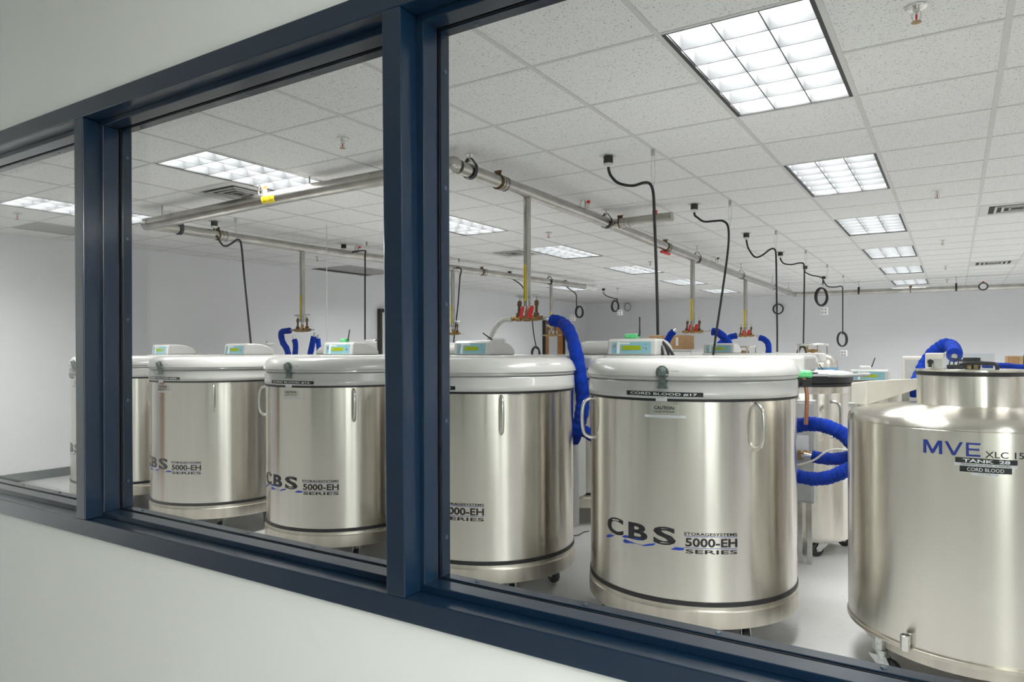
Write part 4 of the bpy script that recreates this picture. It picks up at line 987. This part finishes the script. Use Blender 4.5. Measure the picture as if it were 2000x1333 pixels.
def bench(u0, u1, y, h, label, d=.7):
    a = onY(u0, 700, y); b = onY(u1, 700, y)
    t = empty('lab_cabinet', ((a.x + b.x) / 2, y + d / 2, 0)); w2 = (b.x - a.x) / 2
    obj('carcass', MB().box(-w2, w2, -d / 2, d / 2, .08, h - .03), white_pla, t)
    obj('plinth', MB().box(-w2 + .03, w2 - .03, -d / 2 + .04, d / 2 - .03, 0, .08), black_pla, t)
    obj('top', MB().box(-w2 - .01, w2 + .01, -d / 2 - .01, d / 2, h - .03, h), white_shell, t, bevel=.004)
    for s in (0, 1):
        dd = obj('door', MB().box(-w2 + .005 + s * w2, s * w2 - .005, -d / 2 - .018, -d / 2, .10, h - .04), white_pla, t, bevel=.003)
        obj('door_handle', MB().cyl((-.03 if s == 0 else .03, -d / 2 - .035, h * .5), (-.03 if s == 0 else .03, -d / 2 - .035, h * .7), .006, 8), chrome, dd)
    tag(t, label, 'cabinet', 'white lab cabinets')
bench(1262, 1350, 9.6, 1.455, 'white cabinet under the cardboard box behind tank 17')
carton(1267, 1336, 656, 681, 9.66, .45, 'brown cardboard box on a white cabinet behind tank 17', 1.4555)
bench(1945, 2080, 7.2, 1.29, 'white cabinet at the right edge behind the domed tank')
carton(1968, 2030, 697, 715, 7.26, .40, 'brown cardboard box at the right edge behind the domed tank', 1.293)
a = onY(1768, 700, 6.6); t = empty('equipment_box', (a.x, 6.6, 0))
obj('case', MB().box(-.02, .22, -.05, .30, 1.16, 1.385), beige, t, bevel=.008); obj('stand', MB().box(.02, .18, .0, .25, 0, 1.16), grey_en, t); obj('panel', MB().box(.0, .2, -.053, -.05, 1.19, 1.36), grey_en, t)
tag(t, 'beige equipment case showing beside the crumpled blue hose', 'case')

# ================================================================== CORDS FROM THE CEILING
def ceiling_box(t, x, y):
    obj('plate', MB().lathe([(.055, CEIL - .003), (.057, CEIL)], 24, c=(x, y, 0)), zinc, t)
    b = obj('receptacle', MB().lathe([(.030, CEIL - .050), (.032, CEIL - .045), (.032, CEIL - .003)], 20, c=(x, y, 0)), black_pla, t)
    obj('plug', MB().lathe([(.020, CEIL - .074), (.029, CEIL - .066), (.029, CEIL - .050)], 18, c=(x, y, 0)), white_pla, b)
def hook(t, x, y, zend):
    m = MB().box(x - .012, x + .012, y - .008, y + .008, CEIL - .045, CEIL - .001)
    h = obj('hook', m, zinc, t)
    obj('wire_grip', MB().tube([(x - .008, y, CEIL - .04), (x - .014, y, (CEIL + zend) / 2), (x, y, zend)], .0016, 6).tube([(x + .008, y, CEIL - .04), (x + .014, y, (CEIL + zend) / 2), (x, y, zend)], .0016, 6), zinc, h)
def coil(c, r, turns, tilt=0.3, rr=.008, flat=.55, seed=1):
    rnd = random.Random(seed); pts = []
    for k in range(turns * 20 + 1):
        a = 2 * PI * k / 20; j = r * (1 + .10 * math.sin(k * .33 + seed))
        pts.append(Vector((c[0] + j * flat * math.cos(a) + .010 * math.sin(k * .21), c[1] + j * tilt * math.cos(a) + .012 * math.sin(k * .15), c[2] + j * math.sin(a))))
    return pts
def cord(xb, xh, y, pts, label, r=.0095, coil_at=None, box=True, plug=None, hooked=True):
    """pts are photo pixels lying in the vertical plane at distance y"""
    t = empty('hanging_cord', (0, 0, 0))
    P = [onY(u, v, y) for u, v in pts]
    if box:
        ceiling_box(t, xb, y); P[0] = Vector((xb, y, CEIL - .070)); P.insert(1, Vector((xb + .004, y, CEIL - .10)))
    if hooked:
        k = min(range(len(P)), key=lambda i: abs(P[i].x - xh) + abs(P[i].z - (CEIL - .25)) * .3); hook(t, xh, y, P[k].z)
    obj('cord', MB().tube(spline(P, 6), r, 10), black_rub, t)
    if coil_at:
        (u, v, rad, turns) = coil_at; c = onY(u, v, y)
        obj('coil', MB().tube(coil(c, rad, turns, seed=int(u)), r, 8), black_rub, t)
    if plug:
        c = onY(plug[0], plug[1], y)
        b = obj('outlet_box', MB().box(c.x - .05, c.x + .05, y - .03, y + .03, c.z - .055, c.z + .055), white_pla, t, bevel=.008)
        s = MB()
        for dx in (-.022, .022):
            for dz in (-.025, .025): s.cyl((c.x + dx, y - .032, c.z + dz), (c.x + dx, y - .029, c.z + dz), .016, 12)
        obj('socket_face', s, grey_en, b)
    tag(t, label, 'cord', 'black cords hanging from the ceiling')
    return t
XB, XH = -1.96, -1.6453
cord(XB, XH, 4.31, [(1188, 330), (1194, 345), (1208, 358), (1235, 363), (1258, 357), (1270, 360), (1276, 378), (1278, 420), (1281, 500), (1284, 600), (1285, 655)], 'nearest tall black cord, hanging down to the panel of tank 17')
cord(XB, XH, 6.14, [(1357, 415), (1362, 425), (1375, 433), (1396, 432), (1412, 432), (1422, 443), (1423, 475), (1418, 520), (1408, 590), (1399, 650), (1392, 702)], 'second black cord, slanting down to the lid of tank 17')
cord(XB, XH, 7.98, [(1457, 468), (1462, 486), (1474, 502), (1487, 500), (1505, 487), (1514, 489), (1516, 510), (1517, 580), (1518, 640), (1518, 688)], 'third black cord, falling behind the right part of the lid of tank 17')
cord(XB, XH, 9.78, [(1524, 505), (1531, 515), (1546, 517), (1562, 514), (1570, 517), (1571, 540), (1570, 620), (1569, 680)], 'fourth black cord, ending in a coil behind the rear corner of tank 17', coil_at=(1567, 690, .095, 5))
cord(XB, XH, 11.60, [(1575, 530), (1585, 538), (1600, 541), (1607, 545), (1607, 556)], 'fifth black cord, coiled up high above a white outlet box', coil_at=(1605, 579, .135, 6), plug=(1610, 608))
cord(XB, XH, 13.42, [(1609, 552), (1617, 560), (1632, 561), (1644, 560), (1646, 572), (1646, 620), (1646, 654)], 'sixth and farthest black cord, with a coil and white plug at its end', coil_at=(1645, 664, .125, 6), plug=(1648, 691), r=.010)
cord(-6.25, gx(-7), 4.32, [(425, 462), (432, 476), (442, 481), (455, 474), (464, 468), (471, 478), (477, 540), (484, 610), (490, 672)], 'black cord at the left, swinging down to the panel of tank 20')
cord(-6.3, gx(-7), 6.12, [(706, 492), (711, 490), (713, 500), (713, 560), (713, 620), (713, 664)], 'straight black cord close to the left of the main window post')
cord(-6.25, gx(-7), 7.95, [(893, 518), (898, 524), (898, 545), (894, 600), (888, 650), (884, 690)], 'thin black cord close to the right of the main window post')
cord(-6.17, gx(-7), 9.68, [(993, 545), (1020, 560), (1036, 600), (1042, 650), (1048, 682)], 'thin slanting black cord ending in a coil beside the drop pipe', coil_at=(1047, 690, .10, 5), hooked=False)
cord(onY(1104, 560, 11.5).x, gx(-7), 11.5, [(1104, 566), (1118, 569), (1125, 576), (1126, 595), (1126, 602)], 'black cord with a thick coil left of the large blue hose', coil_at=(1131, 610, .10, 7), plug=(1119, 621), hooked=False)
cord(-6.23, gx(-7), 13.44, [(1180, 572), (1184, 578), (1198, 583), (1205, 584), (1206, 588)], 'small far coiled cord with a pale outlet box on the far left', coil_at=(1201, 598, .11, 6), plug=(1211, 611))
for (u, v, y, r, lab) in ((1226, 600, YF - .05, .115, 'bare wire ring hanging on the far wall at the left'), (1520, 604, YF - .05, .125, 'dark cable ring hanging on the far wall behind the third cord')):
    c = onY(u, v, y)
    t = empty('cable_ring', c)
    m = MB()
    for k in range(3): m.tube([((r - .012 * k) * (.85 if u < 1300 else 1) * math.cos(a * PI / 16), .008 * k - .02, (r - .01 * k) * math.sin(a * PI / 16)) for a in range(32)], .007, 6, closed=True)
    obj('loop', m, black_rub if u > 1300 else grey_en, t); obj('wall_hook', MB().cyl((0, .05, r - .02), (0, -.03, r - .02), .006, 8), zinc, t)
    tag(t, lab, 'cable')
c = onZ(638, 440, CEIL); 
o = obj('pull_cord', MB().tube([(c.x, c.y, CEIL), (c.x, c.y, 1.5)], .004, 6), white_hose); tag(o, 'thin white cord hanging straight down left of the main window post', 'cord')
# wires on the floor between the tanks
o = obj('floor_wire', MB().tube(spline([onZ(u, v, .006) for u, v in ((1112, 1046), (1128, 1046), (1140, 1040), (1150, 1038))], 5), .004, 6), black_rub); tag(o, 'thin dark wire lying on the floor in the gap left of tank 17', 'wire')
